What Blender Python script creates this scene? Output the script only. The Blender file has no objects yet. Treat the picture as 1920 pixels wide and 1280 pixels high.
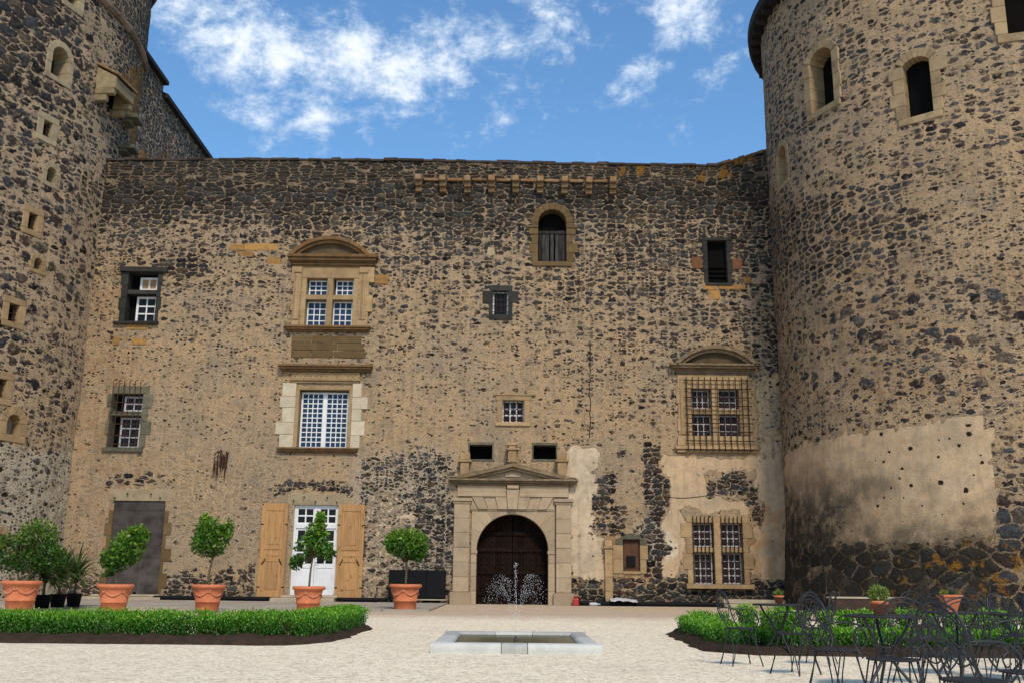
import bpy, math, random
import numpy as np
from math import radians, sin, cos, pi, sqrt, atan2
from mathutils import Vector

random.seed(7); np.random.seed(7)
S = bpy.context.scene
COL = S.collection
# ------------------------------------------------------------------ camera
FPX = 1867.0; TH = radians(13.4); RO = 0.0103; EYE = 1.05
_f = np.array([0, cos(TH), sin(TH)]); _u0 = np.array([0, -sin(TH), cos(TH)]); _r0 = np.array([1., 0, 0])
_r = _r0*cos(RO) + _u0*sin(RO); _u = _u0*cos(RO) - _r0*sin(RO)
cam_d = bpy.data.cameras.new('camera'); cam = bpy.data.objects.new('camera', cam_d); COL.objects.link(cam)
from mathutils import Matrix
cam.matrix_world = Matrix(((_r[0], _u[0], -_f[0], 0), (_r[1], _u[1], -_f[1], 0), (_r[2], _u[2], -_f[2], EYE), (0, 0, 0, 1)))
cam_d.sensor_width = 36; cam_d.lens = FPX/1920*36; cam_d.clip_end = 3000; cam_d.clip_start = 0.1
S.camera = cam
# ------------------------------------------------------------------ sky, sun, exposure
S.view_settings.view_transform = 'Standard'; S.view_settings.look = 'None'
S.view_settings.exposure = 0.1; S.view_settings.gamma = 1
SUN_DIR = Vector((0.20, -0.78, 0.86)).normalized()
sun_d = bpy.data.lights.new('sun', 'SUN'); sun_d.energy = 3.0; sun_d.angle = radians(10); sun_d.color = (1, .85, .665)
sun = bpy.data.objects.new('sun', sun_d); COL.objects.link(sun)
sun.rotation_euler = SUN_DIR.to_track_quat('Z', 'Y').to_euler()
W = bpy.data.worlds.new('World'); S.world = W; W.use_nodes = True
SKY_STRENGTH = 0.12


class NT:
    """small helper for writing node trees"""
    def __init__(s, tree): s.t = tree; s.n = tree.nodes; s.l = tree.links; s.n.clear()
    def node(s, typ, **kw):
        n = s.n.new(typ)
        for k, v in kw.items(): setattr(n, k, v)
        return n
    def put(s, sock, v):
        if isinstance(v, bpy.types.NodeSocket): s.l.new(v, sock)
        elif v is not None:
            if hasattr(sock.default_value, '__len__') and not hasattr(v, '__len__'): v = (v,)*len(sock.default_value)
            if hasattr(sock.default_value, '__len__') and len(sock.default_value) == 4 and len(v) == 3: v = tuple(v)+(1,)
            sock.default_value = v
    def m(s, op, a, b=None, c=None, clamp=False):
        n = s.node('ShaderNodeMath', operation=op, use_clamp=clamp)
        for i, v in enumerate((a, b, c)):
            if v is not None: s.put(n.inputs[i], v)
        return n.outputs[0]
    def vm(s, op, a, b=None, out=0):
        n = s.node('ShaderNodeVectorMath', operation=op)
        s.put(n.inputs[0], a)
        if b is not None:
            s.put(n.inputs['Scale'] if op == 'SCALE' else n.inputs[1], b)
        return n.outputs['Value'] if out == 'v' else n.outputs[0]
    def ss(s, v, a, b, lo=0., hi=1.):
        n = s.node('ShaderNodeMapRange', interpolation_type='SMOOTHSTEP')
        s.put(n.inputs[0], v); s.put(n.inputs[1], a); s.put(n.inputs[2], b); s.put(n.inputs[3], lo); s.put(n.inputs[4], hi)
        return n.outputs[0]
    def mix(s, f, a, b, bt='MIX'):
        n = s.node('ShaderNodeMix', data_type='RGBA', blend_type=bt)
        s.put(n.inputs[0], f); s.put(n.inputs[6], a); s.put(n.inputs[7], b)
        return n.outputs[2]
    def noise(s, v, sc, det=4, rough=.55, dim='3D', col=False, dist=0):
        n = s.node('ShaderNodeTexNoise', noise_dimensions=dim)
        s.put(n.inputs['Vector'], v); n.inputs['Scale'].default_value = sc
        n.inputs['Detail'].default_value = det; n.inputs['Roughness'].default_value = rough
        n.inputs['Distortion'].default_value = dist
        return n.outputs['Color' if col else 'Fac']
    def vor(s, v, feat='F1', rnd=1., dim='2D', sc=1.):
        n = s.node('ShaderNodeTexVoronoi', voronoi_dimensions=dim, feature=feat)
        s.put(n.inputs['Vector'], v); n.inputs['Scale'].default_value = sc; n.inputs['Randomness'].default_value = rnd
        return n
    def attr(s, name): return s.node('ShaderNodeAttribute', attribute_name=name).outputs['Fac']
    def ramp(s, f, stops, interp='LINEAR'):
        n = s.node('ShaderNodeValToRGB'); cr = n.color_ramp; cr.interpolation = interp
        while len(cr.elements) < len(stops): cr.elements.new(.5)
        for e, (p, c) in zip(cr.elements, stops): e.position = p; e.color = tuple(c)+(1,)
        s.put(n.inputs[0], f); return n.outputs[0]
    def sep(s, v):
        n = s.node('ShaderNodeSeparateXYZ'); s.put(n.inputs[0], v); return n.outputs
    def out(s, shader, surf=True):
        o = s.node('ShaderNodeOutputMaterial'); s.l.new(shader, o.inputs[0])
    def bsdf(s, col, rough=.9, bump=None, bdist=.02, bstr=.7, spec=.25, metal=0., trans=0.):
        p = s.node('ShaderNodeBsdfPrincipled')
        s.put(p.inputs['Base Color'], col); s.put(p.inputs['Roughness'], rough); p.inputs['Metallic'].default_value = metal
        p.inputs['Specular IOR Level'].default_value = spec; p.inputs['Transmission Weight'].default_value = trans
        if bump is not None:
            b = s.node('ShaderNodeBump'); b.inputs['Strength'].default_value = bstr; b.inputs['Distance'].default_value = bdist
            s.put(b.inputs['Height'], bump); s.l.new(b.outputs[0], p.inputs['Normal'])
        s.out(p.outputs[0]); return p


def ray(px, py):
    d = _f + _r*(px-960)/FPX - _u*(py-640)/FPX
    return d/d[1]
def at_y(px, py, Y): d = ray(px, py); return np.array([0, 0, EYE]) + d*Y
def at_z(px, py, z=0.): d = ray(px, py); return np.array([0, 0, EYE]) + d*((z-EYE)/d[2])
def pix(x, y, z):
    v = np.stack([np.asarray(x, float), np.asarray(y, float), np.asarray(z, float)-EYE], -1)
    w = v @ _f; w = np.where(w > .1, w, .1)
    return 960+FPX*(v @ _r)/w, 640-FPX*(v @ _u)/w

# world: clear sky with broken cumulus, all of it by direction
nt = NT(W.node_tree)
tc = nt.node('ShaderNodeTexCoord').outputs['Generated']
sky = nt.node('ShaderNodeTexSky', sky_type='NISHITA', sun_disc=False)
sky.sun_elevation = math.asin(SUN_DIR.z); sky.sun_rotation = atan2(SUN_DIR.x, SUN_DIR.y)
sky.air_density = 1.3; sky.dust_density = .6; sky.ozone_density = 2.5
dirn = nt.vm('NORMALIZE', tc)
blobs = [(560,115,.10,.75),(820,110,.09,.8),(440,40,.08,.75),(700,30,.08,.55),(930,130,.05,.7),(400,75,.055,.9),(500,95,.06,1.1),(620,75,.05,.8),(690,110,.055,1.1),(745,130,.055,1.2),(830,110,.05,1.0),(900,85,.05,.95),(960,75,.035,.7),
         (340,5,.05,.8),(470,5,.05,.7),(650,15,.055,.6),(760,10,.05,.55),(600,210,.036,.85),(560,195,.03,.6),(520,255,.02,.4),(1010,10,.045,.75),(1040,40,.03,.55),
         (1040,100,.025,.6),(1290,5,.05,.95),(1265,60,.03,.8),(1350,5,.05,.6),(1195,165,.033,.62),(1180,205,.02,.4),(1345,175,.04,.32),(415,180,.03,.4),
         (1100,250,.05,.2),(700,-120,.2,.5),(1200,-200,.25,.4)]
acc = None
sv = nt.vm('MULTIPLY', dirn, (1, 1, 1.25))
for (bx, by, s_, w_) in blobs:
    d = ray(bx, by); d = d/np.linalg.norm(d)*np.array([1, 1, 1.25])
    dist = nt.vm('DISTANCE', sv, tuple(d), out='v')
    q = nt.m('MULTIPLY', nt.ss(dist, 0., s_*1.7, 1., 0.), w_)
    acc = q if acc is None else nt.m('MAXIMUM', acc, q)
zz = nt.sep(dirn)[1]
back = nt.m('MULTIPLY', nt.ss(zz, .25, -.3), .75)      # the sky behind the camera is mostly clouded
acc = nt.m('MAXIMUM', acc, back)
ncl = nt.noise(nt.vm('MULTIPLY', dirn, (1, 1, 1.7)), 14, 10, .66, dist=.3)
ncl2 = nt.noise(nt.vm('MULTIPLY', dirn, (1, 1, 1.3)), 40, 8, .7, dist=.15)
nn = nt.m('ADD', nt.m('MULTIPLY', ncl, .62), nt.m('MULTIPLY', ncl2, .38))
cv = nt.m('ADD', nt.m('MULTIPLY', acc, .252), nn)
cm = nt.ss(cv, .59, .79)
cbright = nt.mix(nt.ss(cv, .66, .92), (4.8, 5.9, 7.4), (8.9, 9.1, 9.4))
skyc = nt.mix(1., sky.outputs[0], (.82, 1.15, 1.38), 'MULTIPLY')
colr = nt.mix(nt.m('MULTIPLY', cm, .96), skyc, cbright)
bg = nt.node('ShaderNodeBackground'); nt.put(bg.inputs[0], colr); bg.inputs[1].default_value = SKY_STRENGTH
wo = nt.node('ShaderNodeOutputWorld'); nt.l.new(bg.outputs[0], wo.inputs[0])

# ------------------------------------------------------------------ noise and zones
def vnoise(x, y, seed=0):
    x = np.asarray(x, float); y = np.asarray(y, float)
    xi = np.floor(x).astype(int); yi = np.floor(y).astype(int); fx = x-xi; fy = y-yi
    fx = fx*fx*(3-2*fx); fy = fy*fy*(3-2*fy)
    def h(a, b):
        q = (a*374761393 + b*668265263 + seed*1442695041) & 0x7fffffff
        q = ((q ^ (q >> 13))*1274126177) & 0x7fffffff
        return ((q ^ (q >> 16)) & 0xffff)/65535.
    return (h(xi, yi)*(1-fx)+h(xi+1, yi)*fx)*(1-fy)+(h(xi, yi+1)*(1-fx)+h(xi+1, yi+1)*fx)*fy
def fbm(x, y, seed=0): return .5*vnoise(x, y, seed)+.3*vnoise(x*2.1, y*2.1, seed+1)+.2*vnoise(x*4.3, y*4.3, seed+2)
def sst(x, a, b):
    t = np.clip((x-a)/(b-a), 0, 1); return t*t*(3-2*t)
def sbox(x, y, l, t, r, b, s=10):
    return sst(x, l-s, l+s)*(1-sst(x, r-s, r+s))*sst(y, t-s, t+s)*(1-sst(y, b-s, b+s))
def inpoly(x, y, poly):
    c = np.zeros(np.shape(x), bool); n = len(poly); j = n-1
    for i in range(n):
        xi, yi = poly[i]; xj, yj = poly[j]
        if yi != yj:
            c ^= ((yi > y) != (yj > y)) & (x < (xj-xi)*(y-yi)/(yj-yi)+xi)
        j = i
    return c.astype(float)

def zones_facade(px, py):
    wx = px+(fbm(px/38, py/38, 3)-.5)*46; wy = py+(fbm(px/38, py/38, 9)-.5)*46
    big = fbm(px/110, py/70, 21)
    y = wy+(big-.5)*60
    d = np.interp(y, [280, 345, 395, 430, 500, 600, 690, 760, 850, 1140], [.99, .97, .82, .56, .40, .27, .11, .05, .035, .035])
    s = np.interp(y, [280, 345, 400, 480, 600, 700, 850, 1140], [.85, .8, .72, .58, .42, .25, .15, .14])
    right = sst(wx, 900, 1250)*sbox(wx, y, 0, 440, 3000, 780, 60)
    d += .14*right; s += .12*right
    left = (1-sst(wx, 430, 620))*sbox(wx, y, 0, 400, 3000, 800, 30); d -= .12*left
    d *= .72+.56*fbm(px/60, py/45, 33)
    s *= .6+.8*fbm(px/45, py/35, 35)
    top = 1-sst(y, 375, 415); d = np.maximum(d, top*.97)
    P = np.zeros_like(d); pale = np.zeros_like(d); st = np.zeros_like(d); li = np.zeros_like(d); oc = np.zeros_like(d); bg = np.zeros_like(d)
    # bare rubble patches low on the wall
    for (l, t, r_, b, v) in ((672, 850, 850, 1135, .40), (760, 930, 850, 1060, .55), (1206, 830, 1246, 985, .88), (1196, 985, 1262, 1060, .92), (1206, 1050, 1262, 1140, .9),
                             (1322, 905, 1420, 938, .8), (1345, 872, 1400, 915, .9), (1106, 895, 1150, 955, .78), (1112, 955, 1180, 1005, .6),
                             (1150, 1080, 1480, 1140, .8), (1052, 1080, 1130, 1140, .75), (350, 1060, 475, 1135, .6), (300, 1080, 350, 1135, .7), (110, 1080, 200, 1135, .8),
                             (1402, 930, 1440, 985, .7), (1370, 1070, 1480, 1120, .7), (1440, 410, 1480, 760, .72), (290, 480, 390, 515, .9), (1268, 655, 1300, 700, .6), (1150, 830, 1170, 870, .7)):
        k = sbox(wx, wy, l, t, r_, b, 7); d = np.maximum(d*(1-.0*k), k*v); s = np.maximum(s, k*.75)
    arc = np.abs(np.hypot((px-255)/1.6, py-985)-88) ; k = (arc < 10)*(py < 925)*(np.abs(px-255) < 62); d = np.maximum(d, k*.9)
    arc = np.abs(np.hypot((px-580)/1.6, py-985)-78); k = (arc < 9)*(py < 935)*(np.abs(px-580) < 80); d = np.maximum(d, k*.6); s = np.maximum(s, k*.9)
    # smooth render
    for (l, t, r_, b, v, pl) in ((1062, 836, 1118, 1000, 1., .65), (1246, 852, 1480, 1080, .86, .05), (1066, 1000, 1140, 1085, .75, .45), (300, 862, 528, 1010, .40, .1), (140, 862, 300, 1130, .33, .1),
                                 (686, 925, 750, 1130, .50, .12), (745, 950, 775, 975, 1., .35), (1420, 700, 1475, 850, .6, 0.)):
        k = sbox(wx, wy, l, t, r_, b, 6); kk = k
        for ll, tt, rr, bb in ((1322, 880, 1420, 938), (1402, 930, 1440, 985), (1280, 960, 1415, 1110)): kk = kk*(1-sbox(wx, wy, ll, tt, rr, bb, 6))
        P = np.maximum(P, kk*v); pale = np.maximum(pale, kk*pl)
    pale = np.maximum(pale, sbox(wx, wy, 1196, 975, 1262, 1052, 5)*1.0)
    pale = np.maximum(pale, sbox(wx, wy, 660, 850, 860, 1135, 25)*.55*(1-.8*P))
    # weather-darkened head of the wall, darker foot, ochre
    st = np.maximum(st, (1-sst(y, 335, 440))*.55)
    st = np.maximum(st, sst(py, 1085, 1140)*.35)
    st = np.maximum(st, sbox(wx, wy, 1458, 380, 1500, 900, 10)*.45)  # shade of the tower corner painted into the wall colour
    st = np.maximum(st, sbox(wx, wy, 1300, 1020, 1420, 1120, 12)*.3)
    oc = np.maximum(oc, sbox(wx, wy, 150, 500, 250, 1100, 40)*.45)
    oc = np.maximum(oc, sbox(wx, wy, 1395, 930, 1480, 1090, 12)*.7); oc = np.maximum(oc, sbox(wx, wy, 1125, 1000, 1215, 1095, 9)*.8)
    oc = np.maximum(oc, sbox(wx, wy, 180, 860, 300, 905, 15)*.5)
    li = np.maximum(li, (1-sst(y, 318, 375))*(.04+.75*sst(px, 900, 1300)*sst(fbm(px/40, py/30, 61), .45, .7)))
    li = np.maximum(li, sbox(wx, wy, 430, 455, 525, 478, 5)*.0)
    h = np.zeros_like(d); co_ = (1-sst(wy+(big-.5)*22, 336, 350))*.97
    return dict(course=co_, dens=d*(1-P), small=s*(1-.93*P), plast=P, pale=pale, stain_shade=st, lich=li, ochre=oc, big=bg, holes=h)

def zones_right(px, py):
    wx = px+(fbm(px/38, py/38, 3)-.5)*50; wy = py+(fbm(px/38, py/38, 9)-.5)*50
    big_n = fbm(px/120, py/60, 77)
    d = .38+.0*px; s = .32+.0*px; bg = np.zeros_like(d)
    band = sbox(wx+wy*.0, wy+(wx-1450)*.22, 0, 360, 1780, 560, 40); d = np.maximum(d, band*.58)
    d -= .30*sbox(wx, wy, 1720, 285, 2100, 520, 30); s += .15*sbox(wx, wy, 1650, 285, 2100, 800, 30)
    d -= .12*sbox(wx, wy, 1400, 640, 2100, 800, 30)
    bg = np.maximum(bg, sbox(wx, wy, 1500, 530, 2100, 745, 35)*.36)
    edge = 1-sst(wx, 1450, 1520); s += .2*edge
    d *= .6+.8*big_n
    poly = [(1470, 845), (1560, 818), (1700, 797), (1850, 780), (1866, 860), (1872, 960), (1880, 1010), (1470, 1040)]
    wp = inpoly(px+(fbm(px/18, py/18, 5)-.5)*34, py+(fbm(px/30, py/14, 6)-.5)*22, poly)
    P = wp*1.0
    low = sst(wy+(wx-1600)*.02, 1000, 1032)
    lowr = sbox(wx, wy, 1872, 935, 2200, 1200, 8)
    leftlow = (1-sst(wx, 1500, 1640))*sst(wy, 930, 1010)
    basem = np.clip(np.maximum(np.maximum(low, lowr), leftlow*.9), 0, 1)
    P = P*(1-basem)
    bg = np.maximum(bg, np.maximum(low, lowr)*.99)
    st = sst(wy+(fbm(px/60, py/60, 41)-.5)*130, 905, 1010)*.8*sst(2000-px, 0, 20)
    st = np.maximum(st, (1-sst(wx, 1540, 1720))*sst(wy, 870, 1010)*1.0)
    st = np.maximum(st, low*1.0); st = np.maximum(st, (1-sst(wx+(wy-980)*.9, 1530, 1690))*sst(wy, 835, 960)); st *= (1-.5*lowr)
    st = np.maximum(st, edge*.22*sst(py, 250, 500))  # contact shade painted on the tower flank where it meets the facade
    pale = P*.08
    li = basem*sst(px, 1610, 1720)*.25*sst(py, 985, 1010)
    oc = sbox(wx, wy, 1500, 820, 1580, 920, 15)*.4 + .3*edge + .4*sbox(wx, wy, 1400, 340, 2100, 790, 60)*sst(big_n, .3, .6)
    h = P*sbox(wx, wy, 1640, 790, 1860, 975, 12)
    return dict(course=0*px, dens=d*(1-P)*(1-basem), small=s*(1-P), plast=P, pale=pale, stain_shade=st, lich=li, ochre=np.clip(oc, 0, 1), big=bg*(1-P), holes=h)

def zones_left(px, py):
    wx = px+(fbm(px/38, py/38, 3)-.5)*50; wy = py+(fbm(px/38, py/38, 9)-.5)*50
    n = fbm(px/90, py/70, 71)
    d = np.interp(wy, [0, 300, 600, 820, 850, 1150], [.50, .42, .34, .28, .2, .16])*(.6+.8*n)
    s = .42+.0*px
    bg = np.interp(wy+wx*.8, [0, 230, 420, 700, 840, 930, 1100], [.85, .62, .42, .36, .30, .10, .12])*(.7+.6*n)
    bg *= 1-.8*sst(wx, 135, 215)*(1-sst(wy, 400, 600))
    d = np.maximum(d, (1-sst(wx*1.2+wy*1., 120, 330))*.8)
    d = np.maximum(d, sst(wx, 185, 235)*(1-sst(wy, 260, 330))*.85)
    pale = sst(wy, 830, 845)*1.
    P = np.zeros_like(d); P = np.maximum(P, sst(wx-(960-(960-215)-(wy-300)*.15), -28, -6)*.5*sst(wy, 300, 380))
    st = (1-sst(wy+wx*.6, 120, 420))*.18+sst(wx, 240, 300)*.4
    li = sst(wx, 226, 258)*(1-sst(wy, 240, 300))*1.0*sst(py, 110, 150)*1.6
    oc = (1-sst(wy, 800, 840))*.12*np.ones_like(d)
    z = np.zeros_like(d)
    return dict(course=0*px, dens=d*(1-P), small=s*(1-P*.6), plast=P, pale=pale, stain_shade=st, lich=li, ochre=oc, big=bg*(1-P), holes=z)

def zones_wing(px, py):
    o = np.ones_like(px)
    return dict(course=0*px, dens=.62*o, small=.8*o, plast=0*o, pale=.6*o, stain_shade=0*o, lich=.35*sst(fbm(px/15, py/15, 5), .45, .7), ochre=.1*o, big=0*o, holes=0*o)

# ------------------------------------------------------------------ materials
def wall_material(name, m1, m2, bright=1.05):
    mt = bpy.data.materials.new(name); mt.use_nodes = True; n = NT(mt.node_tree)
    uv = n.node('ShaderNodeUVMap', uv_map='UV').outputs[0]
    A = {k: n.attr(k) for k in ('dens', 'small', 'plast', 'pale', 'stain_shade', 'lich', 'ochre', 'big', 'holes', 'course')}
    A['plast'] = n.ss(n.m('ADD', A['plast'], n.m('MULTIPLY', n.m('SUBTRACT', n.noise(uv, 4.5, 7, .72, '2D'), .5), .9)), .40, .56)
    wv = n.vm('SUBTRACT', n.noise(uv, 2.6, 3, .6, '2D', True), (.5, .5, .5))
    wv2 = n.vm('SUBTRACT', n.noise(uv, 9., 3, .6, '2D', True), (.5, .5, .5))
    warp = n.vm('ADD', n.vm('ADD', uv, n.vm('SCALE', wv, .17)), n.vm('SCALE', wv2, .07))
    ruff = n.noise(uv, 16, 5, .65, '2D')
    rm = n.m('MULTIPLY', n.m('SUBTRACT', ruff, .5), .16)
    smn = n.noise(uv, 3.4, 6, .7, '2D')
    def layer(sx, sz, dens, off, rnd=.85, gmin=.05, gvar=.15, tight=.75, pk=1.):
        sl = n.m('ADD', .415, n.m('MULTIPLY', n.m('SUBTRACT', 1., dens), .075))
        smear = n.ss(smn, n.m('SUBTRACT', sl, .10), n.m('ADD', sl, .06), .45, 1.)
        smear = n.m('MAXIMUM', smear, n.ss(dens, .6, .95))
        v = n.vm('ADD', n.vm('MULTIPLY', warp, (sx, sz, 1)), (off, off*1.7, 0))
        f = n.vor(v, 'F1', rnd); e = n.vor(v, 'DISTANCE_TO_EDGE', rnd)
        c = n.sep(f.outputs['Color'])
        pres = n.m('MULTIPLY', n.ss(n.m('SUBTRACT', n.m('MULTIPLY', dens, pk), c[0]), 0., .03), smear)
        gap = n.m('MULTIPLY', n.m('ADD', gmin, n.m('MULTIPLY', c[1], gvar)), n.m('SUBTRACT', 1.12, n.m('MULTIPLY', dens, tight)))
        dd = n.m('ADD', e.outputs['Distance'], rm)
        rnd_ = n.m('SUBTRACT', n.m('ADD', n.m('ADD', .24, n.m('MULTIPLY', c[1], .20)), n.m('MULTIPLY', dens, .38)), n.m('ADD', f.outputs['Distance'], n.m('MULTIPLY', rm, .6)))
        core = n.m('MINIMUM', n.m('SUBTRACT', dd, gap), n.m('MULTIPLY', rnd_, .8))
        mk = n.m('MULTIPLY', n.ss(core, 0., .05), pres)
        dome = n.m('MULTIPLY', n.ss(core, -.01, .24), pres)
        return mk, c[2], dome, n.sep(f.outputs['Color'])[1]
    Z, zc, zh, zg = layer(1.45, 2.1, A['big'], 3.3, .9, .03, .12, .8)
    L1, c1, h1, g1 = layer(2.15, 4.3, n.m('MULTIPLY', A['dens'], n.m('SUBTRACT', 1., A['course'])), 11.7, .74, .04, .15, .8, 1.45)
    L4, c4, h4, g4 = layer(1.9, 7.6, A['course'], 31.7, .62, .05, .10, .6)
    L2, c2, h2, g2 = layer(4.8, 8.0, n.m('MULTIPLY', A['small'], n.m('SUBTRACT', 1., n.m('MULTIPLY', A['course'], .7))), 23.1, .85, .07, .18, .6)
    L3, c3, h3, g3 = layer(10.5, 18, n.m('MULTIPLY', A['small'], .75), 41.3, 1., .08, .18, .5)
    # mortar
    lowf = n.noise(uv, .33, 5, .6, '2D'); mid = n.noise(uv, 1.7, 5, .6, '2D')
    fine = n.noise(n.vm('MULTIPLY', uv, (1, 1.9, 1)), 11, 8, .72, '2D')
    mort = n.mix(n.ss(lowf, .36, .64), m1, m2)
    mort = n.mix(n.m('MULTIPLY', n.ss(mid, .45, .75), .5), mort, (.40, .295, .185))
    mort = n.mix(n.m('MULTIPLY', A['ochre'], n.ss(mid, .3, .65)), mort, (.42, .225, .09))
    mort = n.mix(n.m('MULTIPLY', A['pale'], n.ss(mid, .15, .6, .55, 1.)), mort, (.60, .52, .40))
    pl_inv = n.m('SUBTRACT', 1., n.m('MULTIPLY', A['plast'], .82))
    dash = n.m('MULTIPLY', n.ss(fine, .515, .69), n.m('MULTIPLY', pl_inv, .78))
    mort = n.mix(dash, mort, (.13, .085, .05))
    lite = n.m('MULTIPLY', n.ss(fine, .47, .30), n.m('MULTIPLY', pl_inv, .35))
    mort = n.mix(lite, mort, (.60, .48, .33))
    mort = n.mix(n.m('MULTIPLY', A['plast'], n.ss(n.noise(uv, 3.2, 7, .7, '2D'), .42, .7, 0., .38)), mort, (.25, .19, .13))
    strk = n.noise(n.vm('MULTIPLY', uv, (2.2, .22, 1)), 1.6, 6, .65, '2D')
    grime = n.noise(uv, .75, 7, .7, '2D')
    mort = n.mix(n.m('MULTIPLY', n.ss(strk, .50, .70), .34), mort, (.23, .18, .125))
    mort = n.mix(n.m('MULTIPLY', n.ss(grime, .50, .66), .38), mort, (.27, .225, .165))
    gv = n.vm('ADD', n.vm('MULTIPLY', warp, (3.0, 5.2, 1)), (7.7, 2.1, 0)); gf = n.vor(gv, 'F1', .9); gc = n.sep(gf.outputs['Color'])
    gm = n.m('MULTIPLY', n.ss(n.m('ADD', gf.outputs['Distance'], n.m('MULTIPLY', rm, 1.2)), .5, .18), n.m('MULTIPLY', n.m('LESS_THAN', gc[0], .6), n.m('MULTIPLY', pl_inv, n.m('ADD', .12, n.m('MULTIPLY', gc[1], .42)))))
    mort = n.mix(gm, mort, n.mix(gc[2], (.15, .115, .08), (.30, .27, .225)))
    # stones
    stops = [(0, (.012, .012, .012)), (.14, (.030, .030, .031)), (.27, (.060, .063, .066)), (.38, (.022, .018, .016)), (.5, (.056, .036, .027)), (.6, (.034, .034, .035)),
             (.7, (.088, .084, .078)), (.79, (.050, .028, .022)), (.87, (.095, .062, .036)), (.94, (.072, .045, .032)), (1, (.16, .115, .07))]
    cool_stops = [(0, (.012, .013, .015)), (.14, (.032, .036, .042)), (.27, (.066, .074, .085)), (.38, (.022, .022, .025)), (.5, (.050, .044, .043)), (.6, (.038, .043, .050)),
             (.7, (.088, .092, .096)), (.79, (.048, .040, .043)), (.87, (.085, .075, .060)), (.94, (.055, .058, .064)), (1, (.13, .115, .09))]
    sn = n.noise(uv, 7, 6, .7, '2D')
    mottle = n.m('MULTIPLY', n.ss(sn, .3, .72, .55, 1.5), 1.)
    def stone(c, dk=1.):
        col = n.mix(.5, n.ramp(c, stops), n.ramp(c, cool_stops))
        k = n.m('MULTIPLY', mottle, dk*bright)
        return n.mix(1., col, n.node_rgb(k), 'MULTIPLY')
    def rgb(k):
        q = n.node('ShaderNodeCombineColor'); [n.put(q.inputs[i], k) for i in range(3)]; return q.outputs[0]
    n.node_rgb = rgb
    col = n.mix(n.m('MULTIPLY', L3, .85), mort, stone(c3, 1.15))
    col = n.mix(L2, col, stone(c2))
    col = n.mix(L1, col, stone(c1))
    col = n.mix(L4, col, stone(c4, .8))
    zs = n.mix(1., stone(zc), (1.0, 1.0, 1.05), 'MULTIPLY')
    col = n.mix(Z, col, zs)
    # shot and putlog holes in the render
    hv = n.vor(n.vm('MULTIPLY', uv, (2.9, 3.2, 1)), 'F1', 1.)
    hc = n.sep(hv.outputs['Color'])
    hm = n.m('MULTIPLY', n.ss(n.m('ADD', hv.outputs['Distance'], n.m('MULTIPLY', rm, 1.6)), n.m('MULTIPLY', n.m('POWER', hc[1], 2.2), .34), n.m('MULTIPLY', n.m('POWER', hc[1], 2.2), .22)), n.m('MULTIPLY', n.m('LESS_THAN', hc[0], .42), n.m('GREATER_THAN', A['holes'], .5)))
    col = n.mix(hm, col, (.02, .016, .012))
    # weathering, moss, darker foot, painted corner shade
    sf = n.m('MULTIPLY', A['stain_shade'], n.ss(n.m('ADD', n.m('MULTIPLY', mid, .6), n.m('MULTIPLY', fine, .5)), .36, .62, .45, 1.), clamp=True)
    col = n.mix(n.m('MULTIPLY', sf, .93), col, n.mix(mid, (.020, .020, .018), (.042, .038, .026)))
    lf = n.ss(n.m('ADD', n.noise(uv, 2.1, 5, .65, '2D'), n.m('MULTIPLY', A['lich'], .2)), .60, .70)
    lf = n.m('MULTIPLY', lf, n.ss(A['lich'], .0, .25))
    lf = n.m('MULTIPLY', lf, n.ss(fine, .35, .55, .35, .95))
    col = n.mix(lf, col, n.mix(mid, (.34, .16, .02), (.26, .12, .02)))
    stonem = n.m('MAXIMUM', n.m('MAXIMUM', zh, h1), n.m('MULTIPLY', h2, .6))
    anym = n.m('MAXIMUM', n.m('MAXIMUM', n.m('MAXIMUM', Z, L4), L1), L2)
    hgt = n.m('ADD', n.m('MULTIPLY', stonem, n.m('MULTIPLY', A['dens'], .8)), n.m('MULTIPLY', n.m('MULTIPLY', fine, pl_inv), .9))
    hgt = n.m('SUBTRACT', hgt, n.m('MULTIPLY', hm, 1.5))
    hgt = n.m('ADD', hgt, n.m('MULTIPLY', anym, n.m('SUBTRACT', n.m('MULTIPLY', A['dens'], 1.), .45)))
    hgt = n.m('ADD', hgt, n.m('MULTIPLY', zh, .8))
    n.bsdf(col, .93, hgt, .12, 1., .12)
    return mt

MAT = {}
MAT['wall'] = wall_material('rubble_wall', (.57, .40, .235), (.49, .365, .24))
MAT['wall_r'] = wall_material('tower_rubble', (.60, .42, .25), (.52, .38, .24), 1.3)
MAT['wall_l'] = wall_material('west_tower_rubble', (.60, .445, .285), (.53, .405, .27), 1.15)

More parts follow.
